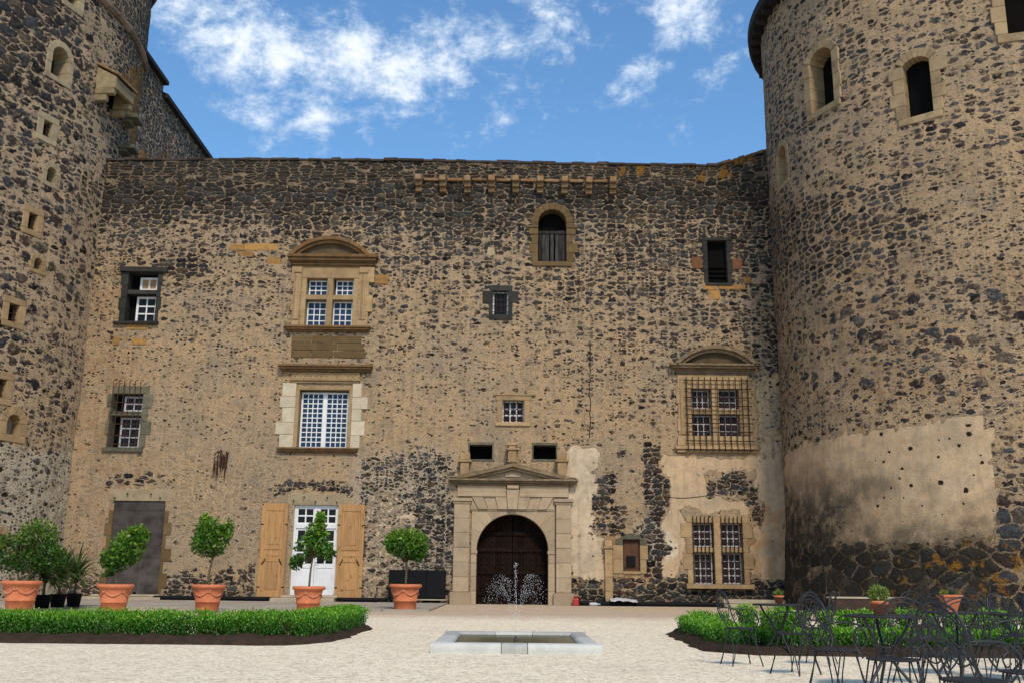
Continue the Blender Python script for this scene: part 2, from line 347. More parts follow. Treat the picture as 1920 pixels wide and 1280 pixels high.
def simple(name, c, c2=None, sc=4., rough=.85, bump=.3, bd=.01, spec=.25, metal=0., rndv=.35, lich=0., lichc=(.30, .13, .025), dirt=0., stretch=(1, 1, 1)):
    mt = bpy.data.materials.new(name); mt.use_nodes = True; n = NT(mt.node_tree)
    co = n.vm('MULTIPLY', n.node('ShaderNodeNewGeometry').outputs['Position'], stretch)
    a = n.noise(co, sc, 6, .65); b = n.noise(co, sc*6, 6, .7)
    col = n.mix(n.ss(a, .35, .68), c, c2 if c2 else tuple(v*.7 for v in c))
    r = n.attr('rnd')
    k = n.m('ADD', 1-rndv*.5, n.m('MULTIPLY', r, rndv))
    q = n.node('ShaderNodeCombineColor'); [n.put(q.inputs[i], k) for i in range(3)]
    col = n.mix(1., col, q.outputs[0], 'MULTIPLY')
    col = n.mix(n.m('MULTIPLY', n.ss(b, .5, .75), .3), col, tuple(v*.45 for v in c))
    if dirt:
        col = n.mix(n.m('MULTIPLY', n.ss(n.noise(co, sc*.6, 7, .75), .5, .68), dirt), col, (.06, .05, .038))
    if lich:
        nz = n.sep(n.node('ShaderNodeNewGeometry').outputs['Normal'])[2]
        lf = n.m('MULTIPLY', n.m('MULTIPLY', n.ss(n.noise(co, 5., 6, .7), .40, .58), n.ss(nz, -.1, .35, .35, 1.)), lich)
        col = n.mix(lf, col, lichc)
    n.bsdf(col, rough, b if bump else None, bd, bump, spec, metal)
    MAT[name] = mt; return mt

simple('dark_field', (.105, .075, .043), (.07, .05, .03), 2.5, .9, .5, .02, .2, 0, .35, 0, dirt=.4)
simple('ashlar', (.36, .255, .14), (.27, .185, .10), 2.2, .9, .5, .02, .2, 0, .4, .12, dirt=.25)
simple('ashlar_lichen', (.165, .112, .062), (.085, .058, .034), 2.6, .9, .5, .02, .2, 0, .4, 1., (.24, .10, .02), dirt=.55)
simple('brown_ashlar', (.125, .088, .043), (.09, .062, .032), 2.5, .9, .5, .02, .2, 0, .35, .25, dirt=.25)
simple('portal_stone', (.38, .30, .205), (.33, .25, .165), 1.6, .9, .4, .02, .2, 0, .28, 0., dirt=.28)
simple('moss_cornice', (.24, .185, .12), (.16, .12, .075), 2.2, .9, .5, .02, .2, 0, .3, 1., (.10, .055, .016), dirt=.4)
simple('tower_ashlar', (.34, .25, .145), (.24, .175, .10), 1.6, .92, .5, .02, .15, 0, .3, 0, dirt=.35)
simple('latrine_stone', (.27, .23, .145), (.19, .165, .105), 2.2, .92, .5, .02, .15, 0, .4, .5, (.26, .11, .02), dirt=.45)
simple('pale_stone', (.52, .455, .345), (.44, .375, .275), 2.5, .9, .4, .02, .2, 0, .2, 0., dirt=.12)
simple('pale_tuff', (.36, .29, .19), (.27, .215, .135), 2.5, .9, .4, .02, .2, 0, .25, 0., dirt=.3)
simple('basalt', (.034, .034, .030), (.022, .022, .021), 3., .9, .5, .015, .25, 0, .5)
simple('grey_green_stone', (.13, .125, .085), (.085, .08, .055), 3., .9, .5, .015, .25, 0, .5)
simple('orange_stone', (.33, .17, .05), (.20, .13, .055), 4., .9, .4, .015, .2, 0, .6)
simple('brick_red', (.19, .085, .045), (.14, .065, .035), 4., .9, .4, .015, .2, 0, .3)
simple('corbel_stone', (.25, .19, .115), (.14, .10, .06), 4., .9, .5, .02, .2, 0, .5, 1., (.27, .10, .018), dirt=.45)
simple('coping_stone', (.045, .04, .038), (.026, .025, .025), 2., .9, .6, .03, .2, 0, .8, .25, (.20, .085, .02))
simple('ramp_tile', (.17, .10, .055), (.09, .06, .04), 2., .9, .6, .03, .2, 0, .8, .6, (.26, .115, .025))
simple('torus_stone', (.21, .14, .10), (.13, .10, .08), 2., .9, .5, .02, .2, 0, .6, .2)
simple('white_paint', (.70, .71, .73), (.62, .63, .65), 3., .45, 0, .01, .4, 0, .05)
simple('glazing_white', (.50, .51, .53), (.42, .43, .45), 3., .45, 0, .01, .4, 0, .05)
simple('iron', (.026, .019, .015), (.042, .024, .016), 8., .85, .2, .004, .15, 0., .2)
simple('rust', (.075, .028, .018), (.04, .018, .013), 10., .85, .3, .004, .3, 0, .2)
simple('chair_iron', (.017, .019, .023), (.012, .014, .017), 8., .45, .1, .002, .4, .0, .15)
simple('chair_seat', (.030, .032, .035), (.024, .026, .03), 5., .7, .1, .002, .15, .0, .1)
simple('terracotta', (.56, .185, .085), (.45, .145, .068), 3.5, .82, .3, .01, .25, 0, .15, dirt=.08)
simple('garland', (.58, .235, .13), (.50, .19, .10), 8., .85, .6, .01, .2, 0, .15)
simple('soil', (.060, .040, .028), (.036, .025, .018), 6., .97, 1., .04, .1, 0, .2)
simple('bark', (.13, .10, .065), (.08, .06, .04), 20., .9, .6, .004, .2, 0, .2)
simple('black_plastic', (.007, .0075, .009), (.006, .0065, .008), 4., .7, .1, .004, .12, 0, .2)
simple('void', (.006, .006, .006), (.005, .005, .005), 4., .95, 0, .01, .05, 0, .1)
simple('dark_interior', (.03, .022, .015), (.016, .012, .01), 2., .95, .3, .02, .05, 0, .2)
simple('sheet_steel', (.082, .070, .066), (.034, .027, .026), 1.9, .65, .15, .006, .25, .1, .4, dirt=.5)
simple('grey_boards', (.050, .047, .046), (.012, .0115, .011), 5., .9, .6, .01, .2, 0, .7, stretch=(4, 4, .35))
simple('gate_wood', (.014, .0075, .0055), (.008, .005, .0045), 3., .9, .6, .01, .06, 0, .7, dirt=.1, stretch=(3, 3, .4))
simple('roof_dark', (.022, .018, .017), (.014, .012, .012), 3., .8, .4, .02, .25, 0, .6)
simple('paving', (.34, .30, .25), (.27, .24, .20), .9, .92, .5, .02, .2, 0, .25, dirt=.15)
simple('step_stone', (.42, .355, .26), (.34, .28, .20), 2., .92, .5, .02, .2, 0, .25, dirt=.2)
simple('fountain_pale', (.53, .535, .50), (.46, .465, .44), 2.5, .75, .3, .01, .3, 0, .15, dirt=.06)
simple('fountain_grey', (.40, .40, .385), (.33, .335, .32), 4., .75, .4, .01, .3, 0, .2, dirt=.1)
simple('basin_wall', (.09, .10, .06), (.05, .06, .035), 4., .8, .3, .01, .3, 0, .2)
simple('weathered_plank', (.42, .37, .28), (.33, .28, .21), 4., .9, .4, .008, .2, 0, .3, stretch=(.5, 4, 4))
simple('dark_wood', (.055, .035, .026), (.035, .024, .019), 4., .85, .4, .008, .2, 0, .3)
simple('cloth', (.48, .49, .52), (.36, .37, .40), 4., .9, .2, .01, .2, 0, .1)
simple('blue_plastic', (.10, .35, .55), (.08, .28, .45), 4., .5, 0, .01, .4, 0, .1)
simple('red_plastic', (.42, .03, .025), (.3, .02, .02), 4., .5, 0, .01, .4, 0, .1)
simple('tan_blind', (.38, .24, .13), (.32, .19, .10), 4., .9, 0, .01, .2, 0, .1)
simple('rusty_panel', (.115, .055, .030), (.07, .036, .024), 2., .85, .3, .01, .2, 0, .2, dirt=.25)
simple('nozzle', (.03, .03, .03), (.02, .02, .02), 4., .4, 0, .01, .5, .6, .1)

# pine shutters
mt = bpy.data.materials.new('pine'); mt.use_nodes = True; n = NT(mt.node_tree)
co = n.node('ShaderNodeNewGeometry').outputs['Position']
g = n.noise(n.vm('MULTIPLY', co, (14, 14, .9)), 1.6, 6, .6, dist=.6); kn = n.noise(n.vm('MULTIPLY', co, (1, 1, .6)), 4.5, 3, .5)
c = n.mix(n.ss(g, .35, .68), (.43, .245, .10), (.31, .165, .062)); c = n.mix(n.ss(kn, .63, .72), c, (.20, .095, .03))
r_ = n.m('ADD', .85, n.m('MULTIPLY', n.attr('rnd'), .3)); q = n.node('ShaderNodeCombineColor'); [n.put(q.inputs[i], r_) for i in range(3)]
n.bsdf(n.mix(1., c, q.outputs[0], 'MULTIPLY'), .6, g, .004, .4, .3); MAT['pine'] = mt

def glass(name, c, c2, rough=.08, spec=.5):
    mt = bpy.data.materials.new(name); mt.use_nodes = True; n = NT(mt.node_tree)
    co = n.node('ShaderNodeNewGeometry').outputs['Position']
    a = n.noise(co, 1.4, 3, .6)
    n.bsdf(n.mix(n.ss(a, .35, .65), c, c2), rough, n.noise(co, 2.5, 2), .02, .25, spec); MAT[name] = mt
glass('glass_dark', (.008, .008, .010), (.014, .012, .014), .08, .15)
glass('glass_sky_blue', (.014, .034, .075), (.020, .045, .09), .06, .12)  # blue of the reflected sky put into the pane colour
glass('glass_curtain', (.042, .022, .026), (.018, .011, .014), .15, .10)

def leafmat(name, cs, tr=.25, rough=.45):
    mt = bpy.data.materials.new(name); mt.use_nodes = True; n = NT(mt.node_tree)
    col = n.ramp(n.attr('rnd'), cs)
    p = n.node('ShaderNodeBsdfPrincipled'); n.put(p.inputs['Base Color'], col); p.inputs['Roughness'].default_value = rough; p.inputs['Specular IOR Level'].default_value = .4
    t = n.node('ShaderNodeBsdfTranslucent'); n.put(t.inputs[0], n.mix(1., col, (1.3, 1.5, .6), 'MULTIPLY'))
    mx = n.node('ShaderNodeMixShader'); mx.inputs[0].default_value = tr; n.l.new(p.outputs[0], mx.inputs[1]); n.l.new(t.outputs[0], mx.inputs[2])
    n.out(mx.outputs[0]); MAT[name] = mt
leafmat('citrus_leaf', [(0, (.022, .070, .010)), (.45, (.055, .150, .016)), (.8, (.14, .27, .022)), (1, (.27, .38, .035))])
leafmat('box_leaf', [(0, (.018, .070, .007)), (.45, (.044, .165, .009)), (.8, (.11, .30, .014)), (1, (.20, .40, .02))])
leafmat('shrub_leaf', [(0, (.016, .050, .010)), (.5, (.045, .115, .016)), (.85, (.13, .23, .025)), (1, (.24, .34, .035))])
leafmat('strap_leaf', [(0, (.022, .050, .014)), (.6, (.065, .115, .03)), (1, (.17, .22, .075))])
leafmat('herb_leaf', [(0, (.09, .14, .03)), (.6, (.19, .26, .055)), (1, (.30, .36, .09))])
leafmat('succulent_leaf', [(0, (.045, .075, .055)), (1, (.09, .13, .09))])

# gravel court
mt = bpy.data.materials.new('gravel'); mt.use_nodes = True; n = NT(mt.node_tree)
co = n.node('ShaderNodeNewGeometry').outputs['Position']; xyz = n.sep(co)
v = n.vor(n.vm('SCALE', co, 34.), 'F1', 1., '3D'); vc = n.sep(v.outputs['Color'])
v2 = n.vor(n.vm('SCALE', co, 13.), 'F1', 1., '3D'); v2c = n.sep(v2.outputs['Color'])
big = n.noise(co, .22, 6, .6); mid = n.noise(co, 1.6, 7, .7); fn = n.noise(co, 14, 5, .7)
c = n.mix(vc[0], (.68, .58, .42), (.92, .825, .635))
c = n.mix(n.m('MULTIPLY', n.m('GREATER_THAN', vc[1], .90), .6), c, (.25, .20, .155))
c = n.mix(n.m('MULTIPLY', n.m('GREATER_THAN', v2c[1], .93), .4), c, (.30, .245, .19))
c = n.mix(n.m('MULTIPLY', n.ss(mid, .46, .72), .3), c, (.50, .41, .31))
c = n.mix(n.m('MULTIPLY', n.ss(big, .45, .68), .25), c, (.55, .45, .34))
lump = n.noise(n.vm('MULTIPLY', co, (1, .8, 1)), 7., 5, .75)
c = n.mix(n.m('MULTIPLY', n.ss(lump, .50, .68), .55), c, (.43, .35, .265)); c = n.mix(n.m('MULTIPLY', n.ss(lump, .46, .34), .4), c, (.90, .84, .75))
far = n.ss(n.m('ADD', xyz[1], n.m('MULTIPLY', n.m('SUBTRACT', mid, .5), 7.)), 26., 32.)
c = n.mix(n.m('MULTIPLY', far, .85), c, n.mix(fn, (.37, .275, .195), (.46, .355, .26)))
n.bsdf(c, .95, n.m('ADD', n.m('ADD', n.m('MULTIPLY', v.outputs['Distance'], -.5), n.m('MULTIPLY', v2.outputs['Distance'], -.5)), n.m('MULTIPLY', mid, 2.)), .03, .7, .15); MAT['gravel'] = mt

# water
mt = bpy.data.materials.new('water'); mt.use_nodes = True; n = NT(mt.node_tree)
co = n.node('ShaderNodeNewGeometry').outputs['Position']
n.bsdf(n.mix(n.noise(co, 3, 4), (.030, .040, .014), (.055, .066, .026)), .22, n.noise(co, 11, 4, .6), .02, .5, .12); MAT['water'] = mt
mt = bpy.data.materials.new('droplets'); mt.use_nodes = True; n = NT(mt.node_tree)
n.bsdf((.82, .84, .87), .15, spec=.6); MAT['droplets'] = mt

# ------------------------------------------------------------------ mesh builder
class MB:
    def __init__(s): s.v = []; s.f = []; s.r = []
    def add(s, vs, fs, r=None):
        o = len(s.v); s.v.extend([tuple(map(float, q)) for q in vs]); r = random.random() if r is None else r
        for f in fs: s.f.append(tuple(i+o for i in f)); s.r.append(r)
    def box(s, x0, x1, y0, y1, z0, z1, r=None, jit=0.):
        j = lambda: random.uniform(-jit, jit) if jit else 0.
        vs = [(x+j(), y+j(), z+j()) for z in (z0, z1) for (x, y) in ((x0, y0), (x1, y0), (x1, y1), (x0, y1))]
        s.add(vs, [(3, 2, 1, 0), (4, 5, 6, 7), (0, 1, 5, 4), (1, 2, 6, 5), (2, 3, 7, 6), (3, 0, 4, 7)], r)
    def prism(s, poly, y0, y1, r=None):      # poly of (x,z), counter-clockwise seen from -y
        k = len(poly)
        vs = [(x, y0, z) for x, z in poly]+[(x, y1, z) for x, z in poly]
        fs = [tuple(range(k)), tuple(range(2*k-1, k-1, -1))]+[(i, i+k, (i+1) % k+k, (i+1) % k) for i in range(k)]
        s.add(vs, fs, r)
    def prismz(s, poly, z0, z1, r=None):     # poly of (x,y)
        k = len(poly)
        vs = [(x, y, z0) for x, y in poly]+[(x, y, z1) for x, y in poly]
        fs = [tuple(range(k-1, -1, -1)), tuple(range(k, 2*k))]+[(i, (i+1) % k, (i+1) % k+k, i+k) for i in range(k)]
        s.add(vs, fs, r)
    def tube(s, pts, rad, n=6, r=None, closed=False):
        P = [np.array(p, float) for p in pts]; k = len(P)
        rads = rad if hasattr(rad, '__len__') else [rad]*k
        vs = []; up = np.array([0.13, .21, .97]); prev = None
        for i in range(k):
            t = P[(i+1) % k if closed else min(i+1, k-1)]-P[(i-1) % k if closed else max(i-1, 0)]
            t = t/(np.linalg.norm(t)+1e-9)
            a = (prev if prev is not None else np.cross(t, up) if abs(t@up) < .95 else np.cross(t, [1., 0, 0]))
            a = a-t*(a@t); a = a/(np.linalg.norm(a)+1e-9); prev = a; b = np.cross(t, a)
            for j in range(n):
                w = 2*pi*j/n; vs.append(P[i]+(a*cos(w)+b*sin(w))*rads[i])
        fs = []
        for i in range(k if closed else k-1):
            for j in range(n):
                i2 = (i+1) % k; fs.append((i*n+j, i*n+(j+1) % n, i2*n+(j+1) % n, i2*n+j))
        if not closed: fs += [tuple(range(n-1, -1, -1)), tuple(range((k-1)*n, k*n))]
        s.add(vs, fs, r)
    def lathe(s, prof, n=24, c=(0, 0), r=None):
        vs = [(c[0]+p*cos(2*pi*j/n), c[1]+p*sin(2*pi*j/n), z) for p, z in prof for j in range(n)]
        fs = [(i*n+j, i*n+(j+1) % n, (i+1)*n+(j+1) % n, (i+1)*n+j) for i in range(len(prof)-1) for j in range(n)]
        fs += [tuple(range(n-1, -1, -1)), tuple(range((len(prof)-1)*n, len(prof)*n))]
        s.add(vs, fs, r)
    def build(s, name, mat, parent=None, smooth=False, bevel=0., loc=None, rotz=0.):
        me = bpy.data.meshes.new(name); me.from_pydata(s.v, [], s.f); me.update()
        a = me.attributes.new('rnd', 'FLOAT', 'FACE'); a.data.foreach_set('value', np.array(s.r, np.float32))
        me.materials.append(MAT[mat])
        if smooth: me.polygons.foreach_set('use_smooth', [True]*len(me.polygons))
        o = bpy.data.objects.new(name, me); COL.objects.link(o)
        if parent: o.parent = parent
        if loc is not None: o.location = loc
        o.rotation_euler = (0, 0, rotz)
        if bevel:
            b = o.modifiers.new('bevel', 'BEVEL'); b.width = bevel; b.segments = 2; b.limit_method = 'ANGLE'; b.angle_limit = radians(35)
        return o

def build_split(mb, name, mat, parent, **kw):
    """each connected box of a builder becomes an object of its own"""
    out = []; used_ = 0; groups = {}
    par = list(range(len(mb.v)))
    def find(a):
        while par[a] != a: par[a] = par[par[a]]; a = par[a]
        return a
    for f in mb.f:
        for q_ in f[1:]: par[find(q_)] = find(f[0])
    for f, r in zip(mb.f, mb.r): groups.setdefault(find(f[0]), []).append((f, r))
    for fs in groups.values():
        ids = sorted({i for f, _ in fs for i in f}); mp = {j: i for i, j in enumerate(ids)}; m2 = MB()
        m2.v = [mb.v[j] for j in ids]; m2.f = [tuple(mp[i] for i in f) for f, _ in fs]; m2.r = [r for _, r in fs]
        out.append(m2.build(name, mat, parent, **kw))
    return out
def tag(o, label=None, cat=None, group=None, kind=None):
    if label: o['label'] = label
    if cat: o['category'] = cat
    if group: o['group'] = group
    if kind: o['kind'] = kind
    return o
def thing(name, label, cat, loc=(0, 0, 0), rotz=0., group=None):
    o = bpy.data.objects.new(name, None); COL.objects.link(o); o.location = loc; o.rotation_euler = (0, 0, rotz); o.empty_display_size = .2
    return tag(o, label, cat, group)
def copy_tree(o, parent=None):
    c = o.copy(); COL.objects.link(c)
    if parent: c.parent = parent
    for ch in list(o.children): copy_tree(ch, c)
    return c

def quads_mesh(name, P, mat, parent, rnd, tri=False):
    """P: (N,k,3) polygons"""
    P = np.asarray(P, np.float32); N, k, _ = P.shape
    me = bpy.data.meshes.new(name)
    me.vertices.add(N*k); me.vertices.foreach_set('co', P.reshape(-1))
    me.loops.add(N*k); me.loops.foreach_set('vertex_index', np.arange(N*k, dtype=np.int32))
    me.polygons.add(N); me.polygons.foreach_set('loop_start', np.arange(0, N*k, k, dtype=np.int32)); me.polygons.foreach_set('loop_total', np.full(N, k, np.int32))
    me.update(); me.validate()
    a = me.attributes.new('rnd', 'FLOAT', 'FACE'); a.data.foreach_set('value', np.asarray(rnd, np.float32))
    me.materials.append(MAT[mat])
    o = bpy.data.objects.new(name, me); COL.objects.link(o); o.parent = parent
    return o

def leaves(C, D, L, Wd, curl=.25, rng=np.random):
    """leaf blades: centre C, direction D, length L, width Wd -> two folded quads halves as 4-gons"""
    N = len(C); D = D/(np.linalg.norm(D, axis=1, keepdims=True)+1e-9)
    R = rng.normal(size=(N, 3)); Sx = np.cross(D, R); Sx /= np.linalg.norm(Sx, axis=1, keepdims=True)+1e-9
    Nn = np.cross(Sx, D)
    L = np.broadcast_to(L, (N,))[:, None]; Wd = np.broadcast_to(Wd, (N,))[:, None]
    b = C-D*L*.5; t = C+D*L*.5-Nn*L*curl*.3; m1 = C-D*L*.05+Sx*Wd*.5+Nn*Wd*curl; m2 = C-D*L*.05-Sx*Wd*.5+Nn*Wd*curl
    return np.stack([b, m1, t, m2], 1)

def wall_grid(name, mat, us, zs, holes, posf, zonef, parent, hole_uv=None):
    """rectangular grid of a masonry face with rectangular openings left out; us in metres along the wall"""
    U, Z = np.meshgrid(us, zs); nu, nz = len(us), len(zs)
    X, Y, Zw = posf(U, Z)
    co = np.stack([X, Y, Zw], -1).reshape(-1, 3)
    uc = (us[:-1]+us[1:])/2; zc = (zs[:-1]+zs[1:])/2
    UC, ZC = np.meshgrid(uc, zc); keep = np.ones(UC.shape, bool)
    for (a, b, c, d) in holes: keep &= ~((UC > a) & (UC < b) & (ZC > c) & (ZC < d))
    ii, jj = np.nonzero(keep); a = ii*nu+jj
    F = np.stack([a, a+1, a+1+nu, a+nu], 1).astype(np.int32)
    N = len(F); me = bpy.data.meshes.new(name)
    me.vertices.add(len(co)); me.vertices.foreach_set('co', co.astype(np.float32).reshape(-1))
    me.loops.add(N*4); me.loops.foreach_set('vertex_index', F.reshape(-1))
    me.polygons.add(N); me.polygons.foreach_set('loop_start', np.arange(0, N*4, 4, dtype=np.int32)); me.polygons.foreach_set('loop_total', np.full(N, 4, np.int32))
    me.update()
    uvl = me.uv_layers.new(name='UV'); uvs = np.stack([U.reshape(-1)[F.reshape(-1)], Z.reshape(-1)[F.reshape(-1)]], 1)
    uvl.data.foreach_set('uv', uvs.astype(np.float32).reshape(-1))
    wx, wy = (parent.location.x, parent.location.y)
    px, py = pix(co[:, 0]+wx, co[:, 1]+wy, co[:, 2])
    for k, v in zonef(px, py).items():
        at = me.attributes.new(k, 'FLOAT', 'POINT'); at.data.foreach_set('value', np.clip(v, 0, 1).astype(np.float32))
    me.materials.append(MAT[mat]); me.polygons.foreach_set('use_smooth', [True]*N)
    o = bpy.data.objects.new(name, me); COL.objects.link(o); o.parent = parent
    return o
def lines(a, b, step, extra):
    base = list(np.arange(a, b, step))+[b]
    ex = sorted(extra)
    base = [q for q in base if all(abs(q-e) > step*.35 for e in ex)]
    return np.array(sorted(base+[e for e in ex if a < e < b]))

def catmull(pts, k=6, closed=False):
    P = [np.array(p, float) for p in pts]; out = []; n_ = len(P)
    for i in range(n_ if closed else n_-1):
        g = lambda j: P[j % n_] if closed else P[min(max(j, 0), n_-1)]
        p0, p1, p2, p3 = g(i-1), g(i), g(i+1), g(i+2)
        for t in np.linspace(0, 1, k, endpoint=False):
            out.append(.5*((2*p1)+(-p0+p2)*t+(2*p0-5*p1+4*p2-p3)*t*t+(-p0+3*p1-3*p2+p3)*t**3))
    if not closed: out.append(P[-1])
    return out

# ================================================================== GROUND
D = 43.3                                     # distance of the facade
GY0, GY1 = -60., 260.
m = MB(); xs = list(np.linspace(-260, -30, 8))+list(np.linspace(-29, 29, 40))+list(np.linspace(30, 260, 8)); ys = list(np.linspace(GY0, 9, 10))+list(np.linspace(10, 46, 50))+list(np.linspace(50, GY1, 8))
vs = [(x, y, (-.012+.018*float(fbm(x/1.5, y/1.5, 2)) if 9 < y < 42 else 0)) for y in ys for x in xs]
m.add(vs, [(i*len(xs)+j, i*len(xs)+j+1, (i+1)*len(xs)+j+1, (i+1)*len(xs)+j) for i in range(len(ys)-1) for j in range(len(xs)-1)])
tag(m.build('ground', 'gravel', None, True), kind='structure')
# stone paved strip along the foot of the wall, west of the gate
m = MB(); x = -19.
while x < -2.6:
    w = random.uniform(1.1, 1.9); xe = min(x+w, -2.3); y = 33.2
    while y < 43.:
        d_ = random.uniform(1.1, 1.8); ye = min(y+d_, 43.28); m.box(x+.012, xe-.012, y+.012, ye-.012, -.1, .055+random.uniform(0, .012)); y += d_
    x += w
tag(m.build('path', 'paving', None, False, .012), 'grey stone paving along the foot of the facade', kind='structure')

# ================================================================== FACADE
fac = thing('castle_facade', 'tall rubble stone castle front with the arched gate and white framed windows between two towers', 'castle', (0, D, 0))
def fx(px, py): return float(at_y(px, py, D)[0])
def fz(px, py): return float(at_y(px, py, D)[2])
def rect(l, t, r_, b):
    cx, cy = (l+r_)/2, (t+b)/2
    return fx(l, cy), fx(r_, cy), fz(cx, b), fz(cx, t)
holes = []
def blocks(mb, x0, x1, z0, z1, y0, y1, hb=.42, ragl=0., ragr=0., jit=.0):
    """a stack of dressed blocks between z0 and z1, every other one toothed outwards"""
    k = max(1, int(round((z1-z0)/hb))); zz = [z0+(z1-z0)*i/k+(random.uniform(-.05, .05) if 0 < i < k else 0) for i in range(k+1)]
    for i in range(k):
        a = x0-(ragl*random.uniform(.4, 1.) if i % 2 else ragl*random.uniform(0, .25)); b = x1+(ragr*random.uniform(.4, 1.) if i % 2 else ragr*random.uniform(0, .25))
        mb.box(a, b, y0-random.uniform(0, .012), y1, zz[i]+.004, zz[i+1]-.004)

def sash(parent, x0, x1, z0, z1, y, cols, rows, frame='white_paint', pane='glass_dark', fw=.07, bw=.04, top_mat=None):
    f = MB(); t = .06
    f.box(x0, x0+fw, y, y+t, z0, z1, .5); f.box(x1-fw, x1, y, y+t, z0, z1, .5)
    f.box(x0+fw, x1-fw, y, y+t, z0, z0+fw, .5); f.box(x0+fw, x1-fw, y, y+t, z1-fw, z1, .5)
    for i in range(1, cols):
        c_ = x0+fw+(x1-x0-2*fw)*i/cols; f.box(c_-bw/2, c_+bw/2, y+.008, y+t-.008, z0+fw, z1-fw, .5)
    for i in range(1, rows):
        c_ = z0+fw+(z1-z0-2*fw)*i/rows; f.box(x0+fw, x1-fw, y+.014, y+t-.014, c_-bw/2, c_+bw/2, .5)
    f.build('sash', frame, parent)
    p = MB(); p.box(x0+.01, x1-.01, y+.035, y+.04, z0+.01, z1-.01); p.build('pane', pane, parent)

def grille(parent, xs_, zs_, y, z0, z1, x0, x1, r_=.022, mat='iron', hook=0., spike=0.):
    g = MB()
    for x_ in xs_:
        pts = [(x_, y, z0-spike), (x_, y, z1)]
        if hook: pts += [(x_, y-.02, z1+hook*.6), (x_+hook*.35, y-.03, z1+hook), (x_+hook*.7, y-.03, z1+hook*.75)]
        g.tube(pts, r_, 5)
    for z_ in zs_: g.tube([(x0, y+.02, z_), (x1, y+.02, z_)], r_, 5)
    return g.build('grille', mat, parent)

def lichened(m_, *a, **k): return m_.build(*a, **k)

# ---- W1 upper west window, dark basalt, two lights
x0, x1, z0, z1 = rect(229, 503, 297, 604); sa = rect(258, 517, 292, 542); sb = rect(250, 553, 289, 603)
ix0, ix1 = sb[0]-.34, sb[1]+.06; iz0, iz1 = sb[2], sa[3]+.12
holes.append((ix0, ix1, iz0, iz1))
m = MB(); blocks(m, x0-.03, ix0, iz0, z1-.2, -.05, .55, .6, .12, 0); blocks(m, ix1, x1+.06, iz0, z1-.2, -.05, .55, .6, 0, .12)
m.box(x0+.1, x1+.12, -.07, .55, iz1, z1-.2); m.box(x0-.15, x1+.35, -.16, .3, z1-.2, z1+.02, jit=.02); m.box(x0-.25, x1+.15, -.15, .55, z0-.12, iz0, jit=.02)
m.box(ix0, ix1, -.02, .50, sb[3]+.03, sa[2]-.05)
w = m.build('window', 'basalt', fac, bevel=.025); tag(w, 'dark basalt window with two white sashes')
sash(w, *sa, .34, 2, 1, pane='tan_blind', fw=.1, bw=.07); sash(w, *sb, .34, 2, 3, fw=.1, bw=.06)
m = MB(); m.box(ix0, ix1, .46, .5, iz0, iz1); m.build('back_panel', 'void', w)

# ---- W2 lower west window with hooked iron grille
x0, x1, z0, z1 = rect(205, 722, 272, 838); sa = rect(228, 740, 265, 769); sb = rect(219, 780, 258, 838)
ix0, ix1 = sb[0]-.3, sa[1]+.06; iz0, iz1 = sb[2], sa[3]+.06
holes.append((ix0, ix1, iz0, iz1))
m = MB(); blocks(m, x0-.02, ix0, iz0, iz1, -.03, .5, .6, .25, 0); blocks(m, ix1, x1+.1, iz0, iz1, -.03, .5, .65, 0, .3)
m.box(x0+.1, x1+.1, -.03, .5, iz1, z1-.02, jit=.01); m.box(x0-.15, x1+.05, -.10, .5, iz0-.2, iz0); m.box(ix0, ix1, 0, .45, sb[3]+.03, sa[2]-.03)
w = m.build('window', 'grey_green_stone', fac, bevel=.025)
sash(w, *sa, .33, 2, 2, frame='glazing_white', fw=.08, bw=.05); sash(w, *sb, .33, 2, 3, frame='glazing_white', fw=.08, bw=.05)
m = MB(); m.box(ix0, ix1, .46, .48, iz0, iz1); m.build('back_panel', 'void', w)
grille(w, np.linspace(x0+.12, x1-.25, 6), [z0+.12, z0+.5, z0+1.0, z0+1.5, z0+1.95], -.2, z0+.02, z1+.05, x0+.02, x1-.15, .018, 'rust', hook=.16)

# ---- curved pediment helper
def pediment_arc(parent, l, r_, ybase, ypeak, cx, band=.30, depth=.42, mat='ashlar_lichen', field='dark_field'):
    xl, xr = fx(l, ybase), fx(r_, ybase); zb = fz(cx, ybase); zp = fz(cx, ypeak); xc = (xl+xr)/2; h = zp-zb; a = (xr-xl)/2
    R = (a*a+h*h)/(2*h); zc = zp-R; a0 = math.acos(min(1, a/R)); 
    N = 18; angs = [pi-a0-(pi-2*a0)*i/N for i in range(N+1)]
    p = MB()
    for (ro, ri, dp) in ((R, R-band*.55, depth), (R-band*.55-.003, R-band, depth*.72)):
        for i in range(N):
            t0, t1 = angs[i], angs[i+1]
            p.prism([(xc+ri*cos(t0), zc+ri*sin(t0)), (xc+ri*cos(t1), zc+ri*sin(t1)), (xc+ro*cos(t1), zc+ro*sin(t1)), (xc+ro*cos(t0), zc+ro*sin(t0))], -dp, .1, .45+.1*(i % 3))
    p.build('pediment', mat, parent, bevel=.01)
    q = MB(); ri = R-band+.01
    poly = [(xl+.35, zb)]+[(xr-.35, zb)]+[(xc+ri*cos(t), zc+ri*sin(t)) for t in reversed(angs) if abs(ri*cos(t)) < a-.35 and zc+ri*sin(t) > zb+.01]
    q.prism(poly, -.10, .1); q.build('tympanum', field, parent)
    return xl, xr, zb

def cornice(mb, x0, x1, z0, z1, steps, r=None):
    """stack of projecting fillets, steps: list of projections bottom to top"""
    k = len(steps)
    for i, p in enumerate(steps):
        a = z0+(z1-z0)*i/k; b = z0+(z1-z0)*(i+1)/k
        mb.box(x0-p*.8, x1+p*.8, -p, .1, a, b-.003, r)

